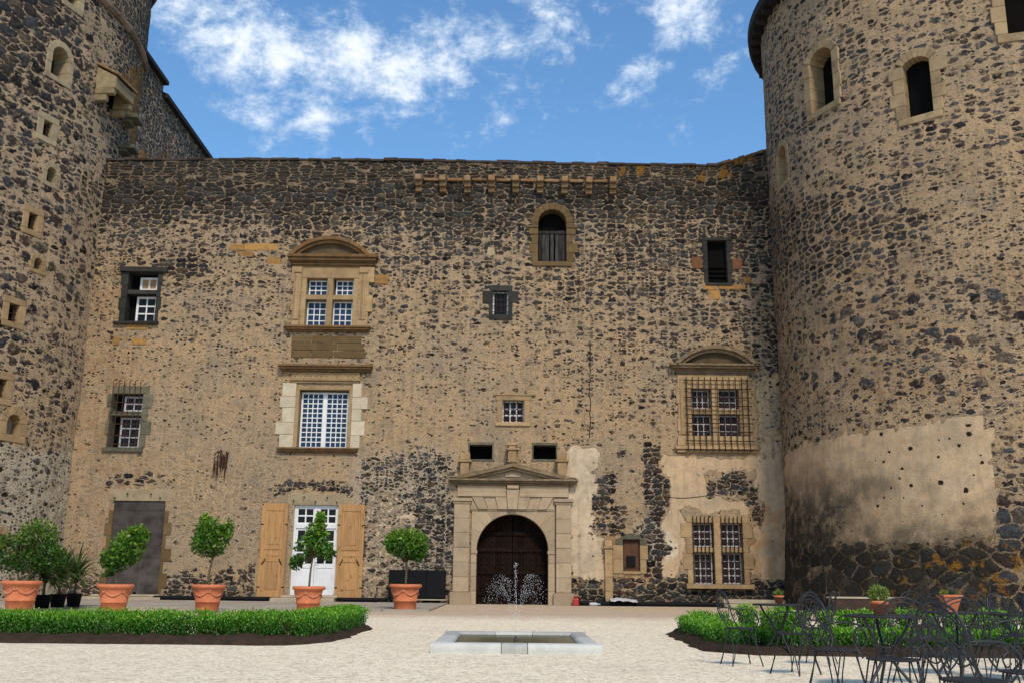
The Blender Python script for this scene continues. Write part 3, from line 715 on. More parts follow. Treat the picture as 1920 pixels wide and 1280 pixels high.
# ---- W3 renaissance cross window
x0, x1, z0, z1 = rect(552, 505, 688, 613)
la = rect(577, 523, 613, 552); lb = rect(628, 523, 662, 552); lc = rect(573, 563, 610, 612); ld = rect(622, 563, 659, 612)
ix0, ix1, iz0, iz1 = lc[0]-.03, lb[1]+.03, lc[2], la[3]+.02
holes.append((ix0, ix1, iz0, iz1))
m = MB(); blocks(m, x0-.05, ix0-.22, iz0, z1+.1, -.09, .1, .75, .15, 0); blocks(m, ix1+.24, x1+.03, iz0, z1+.1, -.09, .1, .75, 0, .3)
m.box(ix0-.22, ix0, -.04, .5, iz0, iz1); m.box(ix1, ix1+.24, -.04, .5, iz0, iz1); m.box(ix0-.22, ix1+.24, -.06, .5, iz1, z1+.1)
mxa, mxb = (la[1]+lc[1])/2+.03, (lb[0]+ld[0])/2-.03
m.box(mxa, mxb, -.06, .45, iz0, iz1); m.box(ix0, mxa-.002, -.03, .45, lc[3]+.03, la[2]-.03); m.box(mxb+.002, ix1, -.03, .45, lc[3]+.03, la[2]-.03)
for xa, xb in ((x0, ix0-.27), (ix1+.29, x1-.02)):     # fluted pilaster strips
    for i in range(4):
        c_ = xa+(xb-xa)*(i+.5)/4; m.box(c_-.035, c_+.035, -.135, -.095, iz0+.3, z1-.25)
    m.box(xa-.04, xb+.04, -.16, -.1, iz0+.02, iz0+.2); m.box(xa-.04, xb+.04, -.17, -.1, z1-.2, z1-.03)
w = m.build('window', 'ashlar', fac, bevel=.012); tag(w, 'cross window with a rounded pediment')
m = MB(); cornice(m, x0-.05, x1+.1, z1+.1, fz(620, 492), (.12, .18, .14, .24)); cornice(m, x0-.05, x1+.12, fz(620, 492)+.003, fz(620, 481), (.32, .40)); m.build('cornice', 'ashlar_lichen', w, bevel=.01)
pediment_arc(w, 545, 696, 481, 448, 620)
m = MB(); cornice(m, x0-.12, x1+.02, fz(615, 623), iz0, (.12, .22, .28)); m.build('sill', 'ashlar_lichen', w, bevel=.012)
for L_, rows in ((la, 3), (lb, 3), (lc, 4), (ld, 4)): sash(w, *L_, .3, 3, rows, frame='white_paint', pane='glass_sky_blue', fw=.06, bw=.042)
# brown block panel below
m = MB(); q = rect(546, 629, 686, 671); zz = np.linspace(q[2], q[3], 4); xx = [q[0], q[0]+.9, q[0]+1.9, q[1]]
for i in range(3):
    for j in range(3):
        o_ = (.18*(i % 2)); m.box(xx[j]+.01+(o_ if j else 0)*1, xx[j+1]-.01+(o_ if j < 2 else -.1*i), -.02-random.uniform(0, .012), .1, zz[i]+.01, zz[i+1]-.01)
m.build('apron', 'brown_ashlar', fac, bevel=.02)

# ---- W4 tall french window
sa = rect(561, 733, 651, 839); x0, x1, z0, z1 = rect(529, 700, 690, 848)
ix0, ix1, iz0, iz1 = sa[0]-.04, sa[1]+.04, sa[2], sa[3]+.06
holes.append((ix0, ix1, iz0, iz1))
m = MB(); blocks(m, x0+.02, ix0-.16, iz0, iz1+.3, -.05, .1, .62, .3, 0); m2 = MB(); blocks(m2, ix1+.14, ix1+.50, iz0, iz1+.3, -.05, .1, .62, 0, .4)
w = m.build('window', 'pale_stone', fac, bevel=.02); m2.build('jamb', 'pale_stone', w, bevel=.02); tag(w, 'tall white window of many small panes in a pale surround')
m = MB(); m.box(ix0-.16, ix0, -.08, .45, iz0, iz1); m.box(ix1, ix1+.14, -.08, .45, iz0, iz1); m.box(ix0-.16, ix1+.14, -.08, .45, iz1, iz1+.16); cornice(m, ix0-.35, ix1+.35, iz1+.3, iz1+.5, (.08, .14))
zt = fz(605, 697)
m.box(ix0-.42, ix1+.42, -.05, .1, iz1+.51, zt-.02)
for i in range(14): m.box(ix0-.3+i*.235, ix0-.21+i*.235, -.085, -.053, iz1+.6, zt-.12)
m.build('architrave', 'ashlar', w, bevel=.01)
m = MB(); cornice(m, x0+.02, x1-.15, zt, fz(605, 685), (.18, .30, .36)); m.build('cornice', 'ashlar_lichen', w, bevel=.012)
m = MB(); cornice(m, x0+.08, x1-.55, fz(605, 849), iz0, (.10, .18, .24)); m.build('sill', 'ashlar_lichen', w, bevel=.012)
xm = (sa[0]+sa[1])/2
sash(w, sa[0], xm-.02, sa[2], sa[3], .26, 4, 11, frame='white_paint', pane='glass_sky_blue', fw=.08, bw=.042); sash(w, xm+.02, sa[1], sa[2], sa[3], .26, 4, 11, frame='white_paint', pane='glass_sky_blue', fw=.08, bw=.042)
m = MB(); m.box(xm-.06, xm+.06, .235, .258, sa[2], sa[3]); m.build('meeting_stile', 'white_paint', w)

# ---- W5 small barred window in dark surround
sa = rect(924, 546, 953, 590); x0, x1, z0, z1 = rect(921, 541, 958, 597)
holes.append(sa)
m = MB(); blocks(m, x0-.05, sa[0], sa[2], sa[3], -.03, .4, .5, .35, 0); blocks(m, sa[1], x1+.05, sa[2], sa[3], -.03, .4, .5, 0, .4); m.box(x0-.05, x1+.06, -.05, .4, sa[3], sa[3]+.26); m.box(x0-.08, x1+.08, -.05, .4, sa[2]-.24, sa[2])
w = m.build('window', 'basalt', fac, bevel=.02); sash(w, *sa, .2, 1, 1, fw=.06)
grille(w, np.linspace(sa[0]+.15, sa[1]-.15, 3), np.linspace(sa[2]+.15, sa[3]-.1, 4), .1, sa[2], sa[3], sa[0], sa[1], .02)

# ---- W6 arched loft opening with old boards
q = rect(1009, 393, 1062, 491); xa, xb, za, zb = q
holes.append((xa, xb, za, zb))
cx = (xa+xb)/2; rad = (xb-xa)/2; zs_ = zb-rad
m = MB()
zm = fz(1035, 433)
m.box(xa-.42, xa, -.06, .6, zm-.18, zm+.12); m.box(xb, xb+.42, -.06, .6, zm-.18, zm+.12); m.box(xa-.55, xa-.0, -.1, .1, zm+.122, zm+.24); m.box(xb, xb+.5, -.1, .1, zm+.122, zm+.24)
blocks(m, xa-.28, xa, za, zm-.2, -.04, .6, .5, .25, 0); blocks(m, xb, xb+.28, za, zm-.2, -.04, .6, .5, 0, .25)
m.box(xa-.25, xb+.25, -.06, .6, za-.22, za)
blocks(m, xa-.3, xa, zm+.25, zs_, -.04, .6, .4, .05, 0); blocks(m, xb, xb+.3, zm+.25, zs_, -.04, .6, .4, 0, .05)
NA = 9; ro = rad+.32
for i in range(NA):
    t0 = pi-pi*i/NA+.0; t1 = pi-pi*(i+1)/NA+.012
    m.prism([(cx+rad*cos(t0), zs_+rad*sin(t0)), (cx+rad*cos(t1), zs_+rad*sin(t1)), (cx+ro*cos(t1), zs_+ro*sin(t1)), (cx+ro*cos(t0), zs_+ro*sin(t0))], -.04-random.uniform(0, .01), .6)
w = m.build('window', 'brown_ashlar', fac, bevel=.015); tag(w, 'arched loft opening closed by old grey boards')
m = MB(); xx = xa+.05; i = 0
while xx < xb-.06:
    wd = random.uniform(.11, .17); h_ = fz(1035, 430)+random.uniform(-.06, .06); m.box(xx, min(xx+wd, xb), .25+random.uniform(0, .03), .3, za+.02, h_); xx += wd+random.choice((.004, .012, .07)); i += 1
m.box(xa, xb, .22, .25, zm-.06, zm+.06)
m.build('boards', 'grey_boards', w)
m = MB(); m.box(xa-.3, xb+.3, .59, .62, za-.1, zb+.2); m.build('back_panel', 'void', w)

# ---- bricked niche with a dark crescent arch
m = MB(); c0 = fx(925, 468); zc_ = fz(925, 470)
for i in range(7):
    t0 = radians(175-22*i); t1 = t0-radians(20); m.prism([(c0+.28*cos(t0), zc_+.28*sin(t0)), (c0+.28*cos(t1), zc_+.28*sin(t1)), (c0+.46*cos(t1), zc_+.46*sin(t1)), (c0+.46*cos(t0), zc_+.46*sin(t0))], -.03, .1)
nb = m.build('blocked_niche', 'basalt', fac, bevel=.015)
m = MB(); b_ = rect(913, 464, 928, 480); m.prism([(b_[0], b_[2]), (b_[1], b_[2]+.02), (b_[1]-.02, b_[3]-.05), (b_[0]+.05, b_[3])], -.02, .1); m.build('infill', 'pale_tuff', nb)

# ---- W7 little square window, pale surround
sa = rect(942, 750, 983, 791); x0, x1, z0, z1 = rect(930, 738, 996, 799)
holes.append(sa)
m = MB(); m.box(sa[0]-.24, sa[0], -.05, .4, sa[2], sa[3]); m.box(sa[1], sa[1]+.24, -.05, .4, sa[2], sa[3]); m.box(x0-.02, x1, -.06, .4, sa[3], sa[3]+.2); m.box(sa[0]-.3, sa[1]+.26, -.08, .4, sa[2]-.16, sa[2])
m.box(x0-.12, sa[1]+.5, -.09, .1, sa[3]+.205, sa[3]+.29)
w = m.build('window', 'ashlar', fac, bevel=.015); sash(w, *sa, .22, 3, 3, fw=.06, bw=.06, pane='glass_curtain')
grille(w, np.linspace(sa[0]+.1, sa[1]-.1, 5), np.linspace(sa[2]+.12, sa[3]-.12, 4), .08, sa[2], sa[3], sa[0], sa[1], .018)

# ---- W8 dark loophole with red brick ears
q = rect(1322, 452, 1368, 531); holes.append((q[0]+.12, q[1]-.12, q[2], q[3]))
m = MB(); blocks(m, q[0]-.05, q[0]+.12, q[2], q[3], -.03, .7, .45, .12, 0); blocks(m, q[1]-.12, q[1]+.05, q[2], q[3], -.03, .7, .45, 0, .12); m.box(q[0]-.1, q[1]+.12, -.05, .5, q[3], q[3]+.14); m.box(q[0]-.02, q[1]+.08, -.07, .5, q[2]-.12, q[2])
w = m.build('loophole', 'basalt', fac, bevel=.02)
m = MB(); m.box(q[0]+.12, q[1]-.12, .3, .33, q[2], q[3]); [m.box(q[0]+.14, q[1]-.14, .22, .28, q[2]+.12+.22*i, q[2]+.2+.22*i) for i in range(4)]; m.build('shutter_boards', 'void', w)
m = MB(); e = rect(1297, 482, 1322, 504); e2 = rect(1368, 485, 1391, 505); m.box(e[0], q[0]-.13, -.025, .1, e[2], e[3]); m.box(q[1]+.13, e2[1], -.025, .1, e2[2], e2[3]); build_split(m, 'brick_ear', 'brick_red', w, bevel=.02)
m = MB(); e = rect(1318, 534, 1345, 544); m.box(e[0], e[1], -.02, .1, e[2], e[3]); e = rect(1348, 534, 1398, 543); m.box(e[0], e[1], -.02, .1, e[2], e[3]); e = rect(1330, 545, 1350, 562); m.box(e[0], e[1], -.02, .1, e[2], e[3]); e = rect(1394, 519, 1408, 532); m.box(e[0], e[1], -.02, .1, e[2], e[3]); build_split(m, 'ochre_block', 'orange_stone', fac, bevel=.02)
# reused ochre blocks west of the pediment window
m = MB()
for e in ((432, 458, 457, 470), (458, 457, 521, 470), (444, 471, 475, 482), (500, 483, 526, 496), (546, 617, 556, 621), (238, 607, 275, 618), (248, 634, 275, 646), (212, 632, 224, 647), (703, 516, 728, 533)):
    e_ = rect(*e); m.box(e_[0], e_[1], -.015-random.uniform(0, .015), .1, e_[2], e_[3])
build_split(m, 'reused_block', 'orange_stone', fac, bevel=.02)

# ---- W9 grilled cross window with curved pediment
la = rect(1297, 729, 1331, 764); lb = rect(1347, 729, 1383, 765); lc = rect(1298, 777, 1335, 836); ld = rect(1350, 777, 1387, 837)
x0, x1, z0, z1 = rect(1272, 703, 1408, 845)
ix0, ix1, iz0, iz1 = la[0]-.02, ld[1]+.03, lc[2], la[3]+.02
holes.append((ix0, ix1, iz0, iz1))
m = MB(); blocks(m, x0, ix0, iz0, z1, -.06, .5, .7, .1, 0); blocks(m, ix1, x1-.05, iz0, z1, -.06, .5, .7, 0, .15); m.box(ix0, ix1, -.06, .5, iz1, z1)
mxa, mxb = la[1]+.04, lb[0]-.0
m.box(mxa, mxb, -.05, .45, iz0, iz1); m.box(ix0, mxa-.002, -.03, .45, lc[3]+.03, la[2]-.03); m.box(mxb+.002, ix1, -.03, .45, ld[3]+.03, lb[2]-.03)
for xa_, xb_ in ((x0+.08, ix0-.14), (ix1+.14, x1-.12)): m.box(xa_, xb_, -.11, -.065, iz0+.5, z1-.15)
m.box(x0-.08, x1-.0, -.1, -.062, iz0+.02, iz0+.45)
w = m.build('window', 'ashlar', fac, bevel=.012); tag(w, 'grilled cross window under a curved pediment')
m = MB(); cornice(m, x0+.02, x1-.08, z1+.002, fz(1340, 692), (.06, .10, .14)); cornice(m, x0-.02, x1, fz(1340, 692)+.003, fz(1340, 684), (.34, .42)); m.build('cornice', 'moss_cornice', w, bevel=.01)
pediment_arc(w, 1263, 1418, 684, 650, 1340, mat='moss_cornice')
m = MB(); cornice(m, x0-.02, x1+.02, fz(1340, 848), iz0, (.12, .2)); m.build('sill', 'ashlar', w, bevel=.012)
for L_, rows in ((la, 3), (lb, 3), (lc, 4), (ld, 4)): sash(w, *L_, .28, 3, rows, frame='glazing_white', pane='glass_curtain', fw=.05, bw=.036)
gx = rect(1287, 708, 1402, 846)
grille(w, np.linspace(gx[0], gx[1], 11), np.linspace(gx[2]+.06, gx[3]-.15, 9), -.22, gx[2], gx[3], gx[0]-.1, gx[1]+.15, .023, 'iron', spike=.02)

# ---- W10 lower grilled cross window
la = rect(1301, 980, 1336, 1024); lb = rect(1353, 980, 1390, 1024); lc = rect(1303, 1036, 1338, 1094); ld = rect(1356, 1036, 1393, 1094)
ix0, ix1, iz0, iz1 = la[0]-.02, ld[1]+.02, lc[2], la[3]+.02
holes.append((ix0, ix1, iz0, iz1))
m = MB(); blocks(m, ix0-.25, ix0, iz0, iz1, -.03, .5, .6, .35, 0); blocks(m, ix1, ix1+.22, iz0, iz1, -.03, .5, .6, 0, .3); m.box(ix0-.3, ix1+.3, -.04, .5, iz1, iz1+.22)
mxa, mxb = la[1]+.05, lb[0]-.03
m.box(mxa, mxb, -.05, .45, iz0, iz1); m.box(ix0, mxa-.002, -.04, .45, lc[3]+.03, la[2]-.03); m.box(mxb+.002, ix1, -.04, .45, ld[3]+.03, lb[2]-.03)
w = m.build('window', 'ashlar', fac, bevel=.015); tag(w, 'lower grilled cross window with a broad sill')
m = MB(); q = rect(1286, 1094, 1412, 1103); m.box(q[0], q[1], -.28, .1, q[2], iz0-.004); m.build('sill', 'ashlar', w, bevel=.02)
for L_, rows in ((la, 3), (lb, 3), (lc, 4), (ld, 4)): sash(w, *L_, .25, 3, rows, frame='glazing_white', pane='glass_curtain', fw=.05, bw=.036)
for a_, b_ in ((1300, 1337), (1353, 1392)):
    g0, g1 = fx(a_, 1030), fx(b_, 1030); zt_ = fz(1345, 967)
    grille(w, np.linspace(g0, g1, 6), np.linspace(iz0+.15, iz1-.1, 7), -.12, iz0+.02, zt_, g0-.05, g1+.05, .02)

# ---- small rusty-panelled recess right of the gate with its stub pilaster
q = rect(1168, 1010, 1200, 1070); holes.append(q)
m = MB(); blocks(m, q[0]-.42, q[0], q[2]-.1, q[3]-.25, -.03, .3, .5, .05, 0); blocks(m, q[1], q[1]+.25, q[2]-.1, q[3]-.25, -.03, .3, .5, 0, .1)
m.box(q[0], q[1], -.05, .3, q[2]-.12, q[2]); 
w = m.build('wall_recess', 'ashlar', fac, bevel=.015)
m = MB(); N = 8; zz = q[3]; pts = [(q[1]+.3, zz-.25), (q[1]+.3, zz)]+[(q[0]-.1+(q[1]-q[0]+.2)*(1-i/N), zz+.05+.2*sin(pi*i/N)) for i in range(N+1)]+[(q[0]-.3, zz), (q[0]-.3, zz-.25), (q[0]-.003, zz-.25), (q[0]-.003, zz), (q[1]+.003, zz), (q[1]+.003, zz-.25)]
m.prism(pts, -.04, .1); m.build('lintel', 'grey_green_stone', w)
m = MB(); m.box(q[0], q[1], .16, .2, q[2], q[3]); m.box(q[0]+.05, q[1]-.05, .13, .158, q[2]+.15, q[3]-.1); m.build('panel', 'rusty_panel', w)
m = MB(); e = rect(1175, 1041, 1192, 1062); m.box(e[0], e[1], .09, .128, e[2], e[3]); m.build('letter_box', 'black_plastic', w, bevel=.02)
q = rect(1134, 1012, 1148, 1130)
m = MB(); blocks(m, q[0], q[1], 0, q[3]-.35, -.14, .1, .55); m.box(q[0]-.05, q[1]+.05, -.2, .1, q[3]-.346, q[3]-.26); m.box(q[0], q[1], -.14, .1, q[3]-.256, q[3]); m.build('stub_pilaster', 'ashlar', fac, bevel=.015)

# ---- putlog holes over the gate
for e in ((880, 833, 923, 860), (1000, 834, 1043, 860)):
    q = rect(*e); holes.append(q)
    m = MB(); m.box(q[0]-.08, q[1]+.08, -.015, .7, q[3], q[3]+.12); m.box(q[0]-.1, q[1]+.1, -.02, .7, q[2]-.1, q[2]); m.box(q[0]-.07, q[0], -.01, .7, q[2], q[3]); m.box(q[1], q[1]+.07, -.01, .7, q[2], q[3])
    w = m.build('beam_hole', 'grey_green_stone', fac, bevel=.02)
    m = MB(); m.box(q[0], q[1], .65, .69, q[2], q[3]); m.build('back_panel', 'void', w)

# ---- corbels
zt_ = fz(967, 337); zb_ = fz(967, 364)
m0 = None
for i in range(9):
    xc = fx(785.7+45.3*i, 352+ (i-4)*.5)
    if m0 is None:
        m = MB(); hw = .155; H_ = zt_-zb_
        m.prism([(0, 0)]*0 or [(-hw, H_*.62), (hw, H_*.62), (hw, H_), (-hw, H_)], -.52, .1)
        m.prism([(-hw*.98, H_*.30), (hw*.98, H_*.30), (hw*.98, H_*.615), (-hw*.98, H_*.615)], -.36, .1)
        m.prism([(-hw*.95, 0), (hw*.95, 0), (hw*.95, H_*.295), (-hw*.95, H_*.295)], -.2, .1)
        m0 = m.build('corbel', 'corbel_stone', fac, bevel=.04); o = m0
    else:
        o = m0.copy(); COL.objects.link(o); o.parent = fac
    o.location = (xc, 0, zb_+random.uniform(-.03, .03)); o.rotation_euler = (0, random.uniform(-.03, .03), random.uniform(-.04, .04))
m = MB()
for i in range(8):
    if True:
        a_ = fx(785.7+45.3*i, 340)+.22; b_ = fx(785.7+45.3*(i+1), 340)-.22; m.box(a_, b_, -.12, .1, zt_-.13, zt_+.0, jit=.02)
build_split(m, 'corbel_lintel', 'corbel_stone', fac, bevel=.03)

# ---- gate portal
gx0, gx1 = fx(893, 1050), fx(1028, 1050); gz = fz(960, 963); ox0, ox1, oz = fx(883, 1040), fx(1040, 1040), fz(960, 957)
holes.append((gx0-.02, gx1+.02, -1., gz+.02))
gcx = (gx0+gx1)/2; gr = (gx1-gx0)/2; gsp = gz-gr
m = MB()
hj = [0, .55, 1.15, 1.7, gsp-.14]
for i in range(4):
    m.box(ox0, gx0, -.06-random.uniform(0, .008), .9, hj[i]+.004, hj[i+1]-.004); m.box(gx1, ox1, -.06-random.uniform(0, .008), .9, hj[i]+.004, hj[i+1]-.004)
m.box(ox0-.0, gx0+.03, -.10, .9, gsp-.14, gsp); m.box(gx1-.03, ox1, -.10, .9, gsp-.14, gsp)
NV = 13
def outpt(t):   # from the arch to the square frame
    dx, dz = cos(t), sin(t); k = 1e9
    if dx > 1e-6: k = min(k, (ox1-gcx)/dx)
    if dx < -1e-6: k = min(k, (ox0-gcx)/dx)
    if dz > 1e-6: k = min(k, (oz-gsp)/dz)
    return gcx+dx*k, gsp+dz*k
tcor = [atan2(oz-gsp, ox1-gcx), atan2(oz-gsp, ox0-gcx)]
for i in range(NV):
    t0 = pi*i/NV; t1 = pi*(i+1)/NV; mid_ = [t for t in tcor if t0 < t < t1]
    ins = [t0+(t1-t0)*k/4 for k in range(5)]
    poly = [outpt(t0)]+[outpt(t) for t in mid_]+[outpt(t1)]+[(gcx+gr*cos(t), gsp+gr*sin(t)) for t in reversed(ins)]
    m.prism(poly, -.06-random.uniform(0, .01), .9)
portal = m.build('portal', 'portal_stone', fac, bevel=.012)
# pilasters
for l, r_ in ((849, 881), (1041, 1072)):
    a_, b_ = fx(l, 1030), fx(r_, 1030); zt_p = fz(960, 934); m = MB()
    m.box(a_-.08, b_+.08, -.26, .1, 0, .5)
    k = 6; zz = np.linspace(.503, zt_p-.25, k+1)
    for i in range(k): m.box(a_+.03, b_-.03, -.19-random.uniform(0, .01), .1, zz[i]+.014, zz[i+1]-.014)
    m.box(a_+.05, b_-.05, -.175, .09, .5, zt_p-.25, .3)
    m.box(a_-.02, b_+.02, -.22, .1, zt_p-.246, zt_p-.14); m.box(a_-.07, b_+.07, -.28, .1, zt_p-.137, zt_p)
    m.build('pilaster', 'portal_stone', portal, bevel=.012)
# lintel zone with fan voussoirs
m = MB(); zl0, zl1 = oz+.06, fz(960, 916); a_, b_ = fx(882, 945), fx(1040, 945); kx = gcx
edges_b = np.linspace(a_+.35, b_-.35, 8); edges_t = np.linspace(a_-.15, b_+.15, 8)
m.box(a_, b_, -.10, .1, oz, oz+.055)
for i in range(7):
    hgt_ = zl1-.02 if i in (3,) else (zl1-.16 if i in (2, 4) else zl1-.3)
    f_ = (hgt_-zl0)/(zl1-zl0)
    tb = lambda k: edges_b[k]+(edges_t[k]-edges_b[k])*f_
    pr = .24 if i == 3 else (.17 if i % 2 == 0 else .13)
    m.prism([(edges_b[i]+.008, zl0), (edges_b[i+1]-.008, zl0), (tb(i+1)-.008, hgt_), (tb(i)+.008, hgt_)], -pr, .1)
m.prism([(a_+.0, zl0), (edges_b[0]-.008, zl0), (a_+.0, zl1-.31)], -.12, .1); m.prism([(edges_b[7]+.008, zl0), (b_, zl0), (b_, zl1-.31)], -.12, .1)
m.box(a_, b_, -.09, .08, zl0, zl1-.003)
m.build('flat_arch', 'portal_stone', portal, bevel=.01)
m = MB(); zc0, zc1 = fz(960, 930), fz(960, 910); xl, xr = fx(856, 920), fx(1068, 920)
m.box(xl+.05, kx-.30, -.2, .1, zc0-.02, zc0+.16); m.box(kx+.30, xr-.05, -.2, .1, zc0-.02, zc0+.16); m.box(xl+.05, kx-.30, -.16, .1, zc0+.163, zc1-.003); m.box(kx+.30, xr-.05, -.16, .1, zc0+.163, zc1-.003); m.box(kx-.25, kx+.25, -.30, .1, zl1-.0, zc1-.003)
m.build('entablature', 'portal_stone', portal, bevel=.012)
m = MB(); cornice(m, xl, xr, zc1, fz(960, 898), (.22, .34, .44)); zpb = fz(960, 898); zpk = fz(960, 869)
for (o_, dp, th) in ((0., .46, .16), (.165, .36, .12)):
    for sgn in (-1, 1):
        xe = kx+sgn*((xr-xl)/2+.30); h_ = zpk-zpb
        pts = [(kx, zpb+h_-o_-th), (kx, zpb+h_-o_), (xe-sgn*o_*2.2, zpb+.03), (xe-sgn*(o_+th)*4.0, zpb+.003)]
        if sgn > 0: pts = pts[::-1]
        m.prism(pts if sgn < 0 else [pts[0], pts[1], pts[2], pts[3]], -dp, .1)
ped = m.build('pediment', 'moss_cornice', portal, bevel=.012)
m = MB(); m.prism([(kx-(xr-xl)/2*.75, zpb+.004), (kx+(xr-xl)/2*.75, zpb+.004), (kx, zpk-.28)], -.14, .1); m.box(kx-.35, kx+.35, -.2, -.142, zpb+.1, zpb+.28); m.build('tympanum', 'portal_stone', portal)
for (l, t, r_, b, s_) in ((862, 849, 882, 897, 1), (951, 831, 970, 868, .9), (1043, 849, 1063, 897, 1)):
    q = rect(l, t, r_, b); c_ = (q[0]+q[1])/2; hw = (q[1]-q[0])/2; h_ = q[3]-q[2]; m = MB()
    m.box(c_-hw*.85, c_+hw*.85, -.36, .08, q[2], q[2]+h_*.62); m.box(c_-hw*1.25, c_+hw*1.25, -.42, .08, q[2]+h_*.62+.002, q[2]+h_*.72)
    if t < 840: m.box(c_-hw*.7, c_+hw*.7, -.30, .08, q[2]+h_*.722, q[2]+h_*.86); m.box(c_-hw*.95, c_+hw*.95, -.34, .08, q[2]+h_*.863, q[3])
    else: m.box(c_-hw*.95, c_+hw*.95, -.36, .08, q[2]+h_*.722, q[3])
    m.build('finial', 'ashlar', portal, bevel=.03)
# gate leaves
gate = None
g = MB(); g.box(gx0-.25, gx1+.25, .86, .885, 0, gz+.2); gate = g.build('gate', 'void', fac)
for sgn in (-1, 1):
    g = MB(); xs0, xs1 = (gx0-.15, gcx-.012) if sgn < 0 else (gcx+.012, gx1+.15); k = 7
    for i in range(k): g.box(xs0+(xs1-xs0)*i/k+.006, xs0+(xs1-xs0)*(i+1)/k-.006, .6, .66, .02, gz+.1)
    for z_ in (.35, 1.25, 2.2, 2.9): g.box(xs0, xs1, .54, .598, z_, z_+.16)
    for z_ in np.arange(.25, gz, .24):
        for i in range(k): g.box(xs0+(xs1-xs0)*(i+.5)/k-.022, xs0+(xs1-xs0)*(i+.5)/k+.022, .525, .598, z_-.022, z_+.022, .95)
    g.build('gate_leaf', 'gate_wood', gate)

# ---- steel door (west) and its toothed jambs
q = rect(206, 938, 303, 1117); q = (q[0], q[1], .12, q[3]); holes.append((q[0], q[1], -1, q[3]))
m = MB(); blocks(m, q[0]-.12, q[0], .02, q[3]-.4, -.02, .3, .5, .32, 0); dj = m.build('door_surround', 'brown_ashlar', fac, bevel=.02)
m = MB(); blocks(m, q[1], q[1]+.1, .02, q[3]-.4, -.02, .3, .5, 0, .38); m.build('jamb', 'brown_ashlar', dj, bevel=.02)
m = MB(); m.box(q[0]-.25, q[1]+.25, -.012, .3, q[3], q[3]+.5); m.build('lintel', 'pale_tuff', dj, bevel=.01)
m = MB(); xm = (q[0]+q[1])/2
for a_, b_ in ((q[0], xm+.1), (xm+.112, q[1])):
    for c_, d_ in ((q[2]+.25, 1.75), (1.757, q[3])): m.box(a_, b_, .05+random.uniform(0, .006), .1, c_, d_)
m.box(q[0], q[1], .035, .05, q[3]-.38, q[3]-.3); m.box(xm+.05, xm+.17, .03, .05, q[2], q[3]); m.box(q[0], q[1], .03, .1, q[2], q[2]+.245)
door = m.build('steel_door', 'sheet_steel', fac); 
m = MB(); m.box(q[0]-.9, q[1]+.3, -.55, .1, -.1, .17); m.box(q[0]-.5, q[1]+.15, -.28, .1, .172, .27); m.build('doorstep', 'step_stone', fac, bevel=.03)
# plaster lintel bands
def lintel(e, mat='pale_tuff'):
    q_ = rect(*e); m_ = MB(); m_.box(q_[0], q_[1], -.012, .1, q_[2], q_[3]); return m_.build('lintel', mat, fac, bevel=.01)

# ---- white glazed door
q = rect(547, 946, 632, 1117); q = (q[0], q[1], .30, q[3]); holes.append((q[0]-.05, q[1]+.05, -1, q[3]+.05))
m = MB(); m.box(q[0]-.05, q[0], .0, .45, 0, q[3]-.002); m.box(q[1], q[1]+.05, 0, .45, 0, q[3]-.002); m.box(q[0]-.3, q[1]+.3, -.012, .45, q[3], q[3]+.48)
fr = m.build('door_surround', 'pale_tuff', fac, bevel=.015)
f = MB(); H_ = q[3]-q[2]; zt0 = q[2]+H_*.765; xm = (q[0]+q[1])/2; y0_ = .12
f.box(q[0], q[0]+.10, y0_, y0_+.1, q[2], q[3]); f.box(q[1]-.10, q[1], y0_, y0_+.1, q[2], q[3]); f.box(q[0]+.1, q[1]-.1, y0_, y0_+.1, q[3]-.1, q[3]); f.box(q[0]+.1, q[1]-.1, y0_-.03, y0_+.1, zt0-.09, zt0+.09)
f.box(xm-.10, xm+.10, y0_, y0_+.1, zt0+.09, q[3]-.1)
wd = f.build('glazed_door', 'white_paint', fac, bevel=.006); tag(wd, 'white glazed door with a transom light')
sash(wd, q[0]+.1, xm-.1, zt0+.09, q[3]-.1, y0_+.02, 2, 2, fw=.06, bw=.06); sash(wd, xm+.1, q[1]-.1, zt0+.09, q[3]-.1, y0_+.02, 2, 2, fw=.06, bw=.06)
for a_, b_ in ((q[0]+.102, xm-.006), (xm+.006, q[1]-.102)):
    zp = q[2]+H_*.30; l_ = MB(); l_.box(a_, b_, y0_+.02, y0_+.08, q[2], q[2]+.2); l_.box(a_, a_+.1, y0_+.02, y0_+.08, q[2]+.2, zp); l_.box(b_-.1, b_, y0_+.02, y0_+.08, q[2]+.2, zp); l_.box(a_, b_, y0_+.02, y0_+.08, zp, zp+.09); l_.box(a_+.1, b_-.1, y0_+.045, y0_+.07, q[2]+.2, zp); l_.box(a_+.17, b_-.17, y0_+.03, y0_+.044, q[2]+.28, zp-.08)
    l_.build('door_leaf', 'white_paint', wd, bevel=.006)
    sash(wd, a_, b_, zp+.09, zt0-.09, y0_+.02, 2, 3, fw=.09, bw=.06)
m = MB(); m.tube([(xm+.05, y0_, q[2]+1.35), (xm+.05, y0_-.06, q[2]+1.35), (xm+.18, y0_-.06, q[2]+1.34)], .015, 6); m.build('handle', 'iron', wd)
m = MB(); e = rect(512, 1118, 630, 1131); m.box(e[0], e[1], -.62, .1, -.1, .2); m.box(q[0]-.3, q[1]+.15, -.3, .1, .202, .29); m.build('doorstep', 'step_stone', fac, bevel=.03)
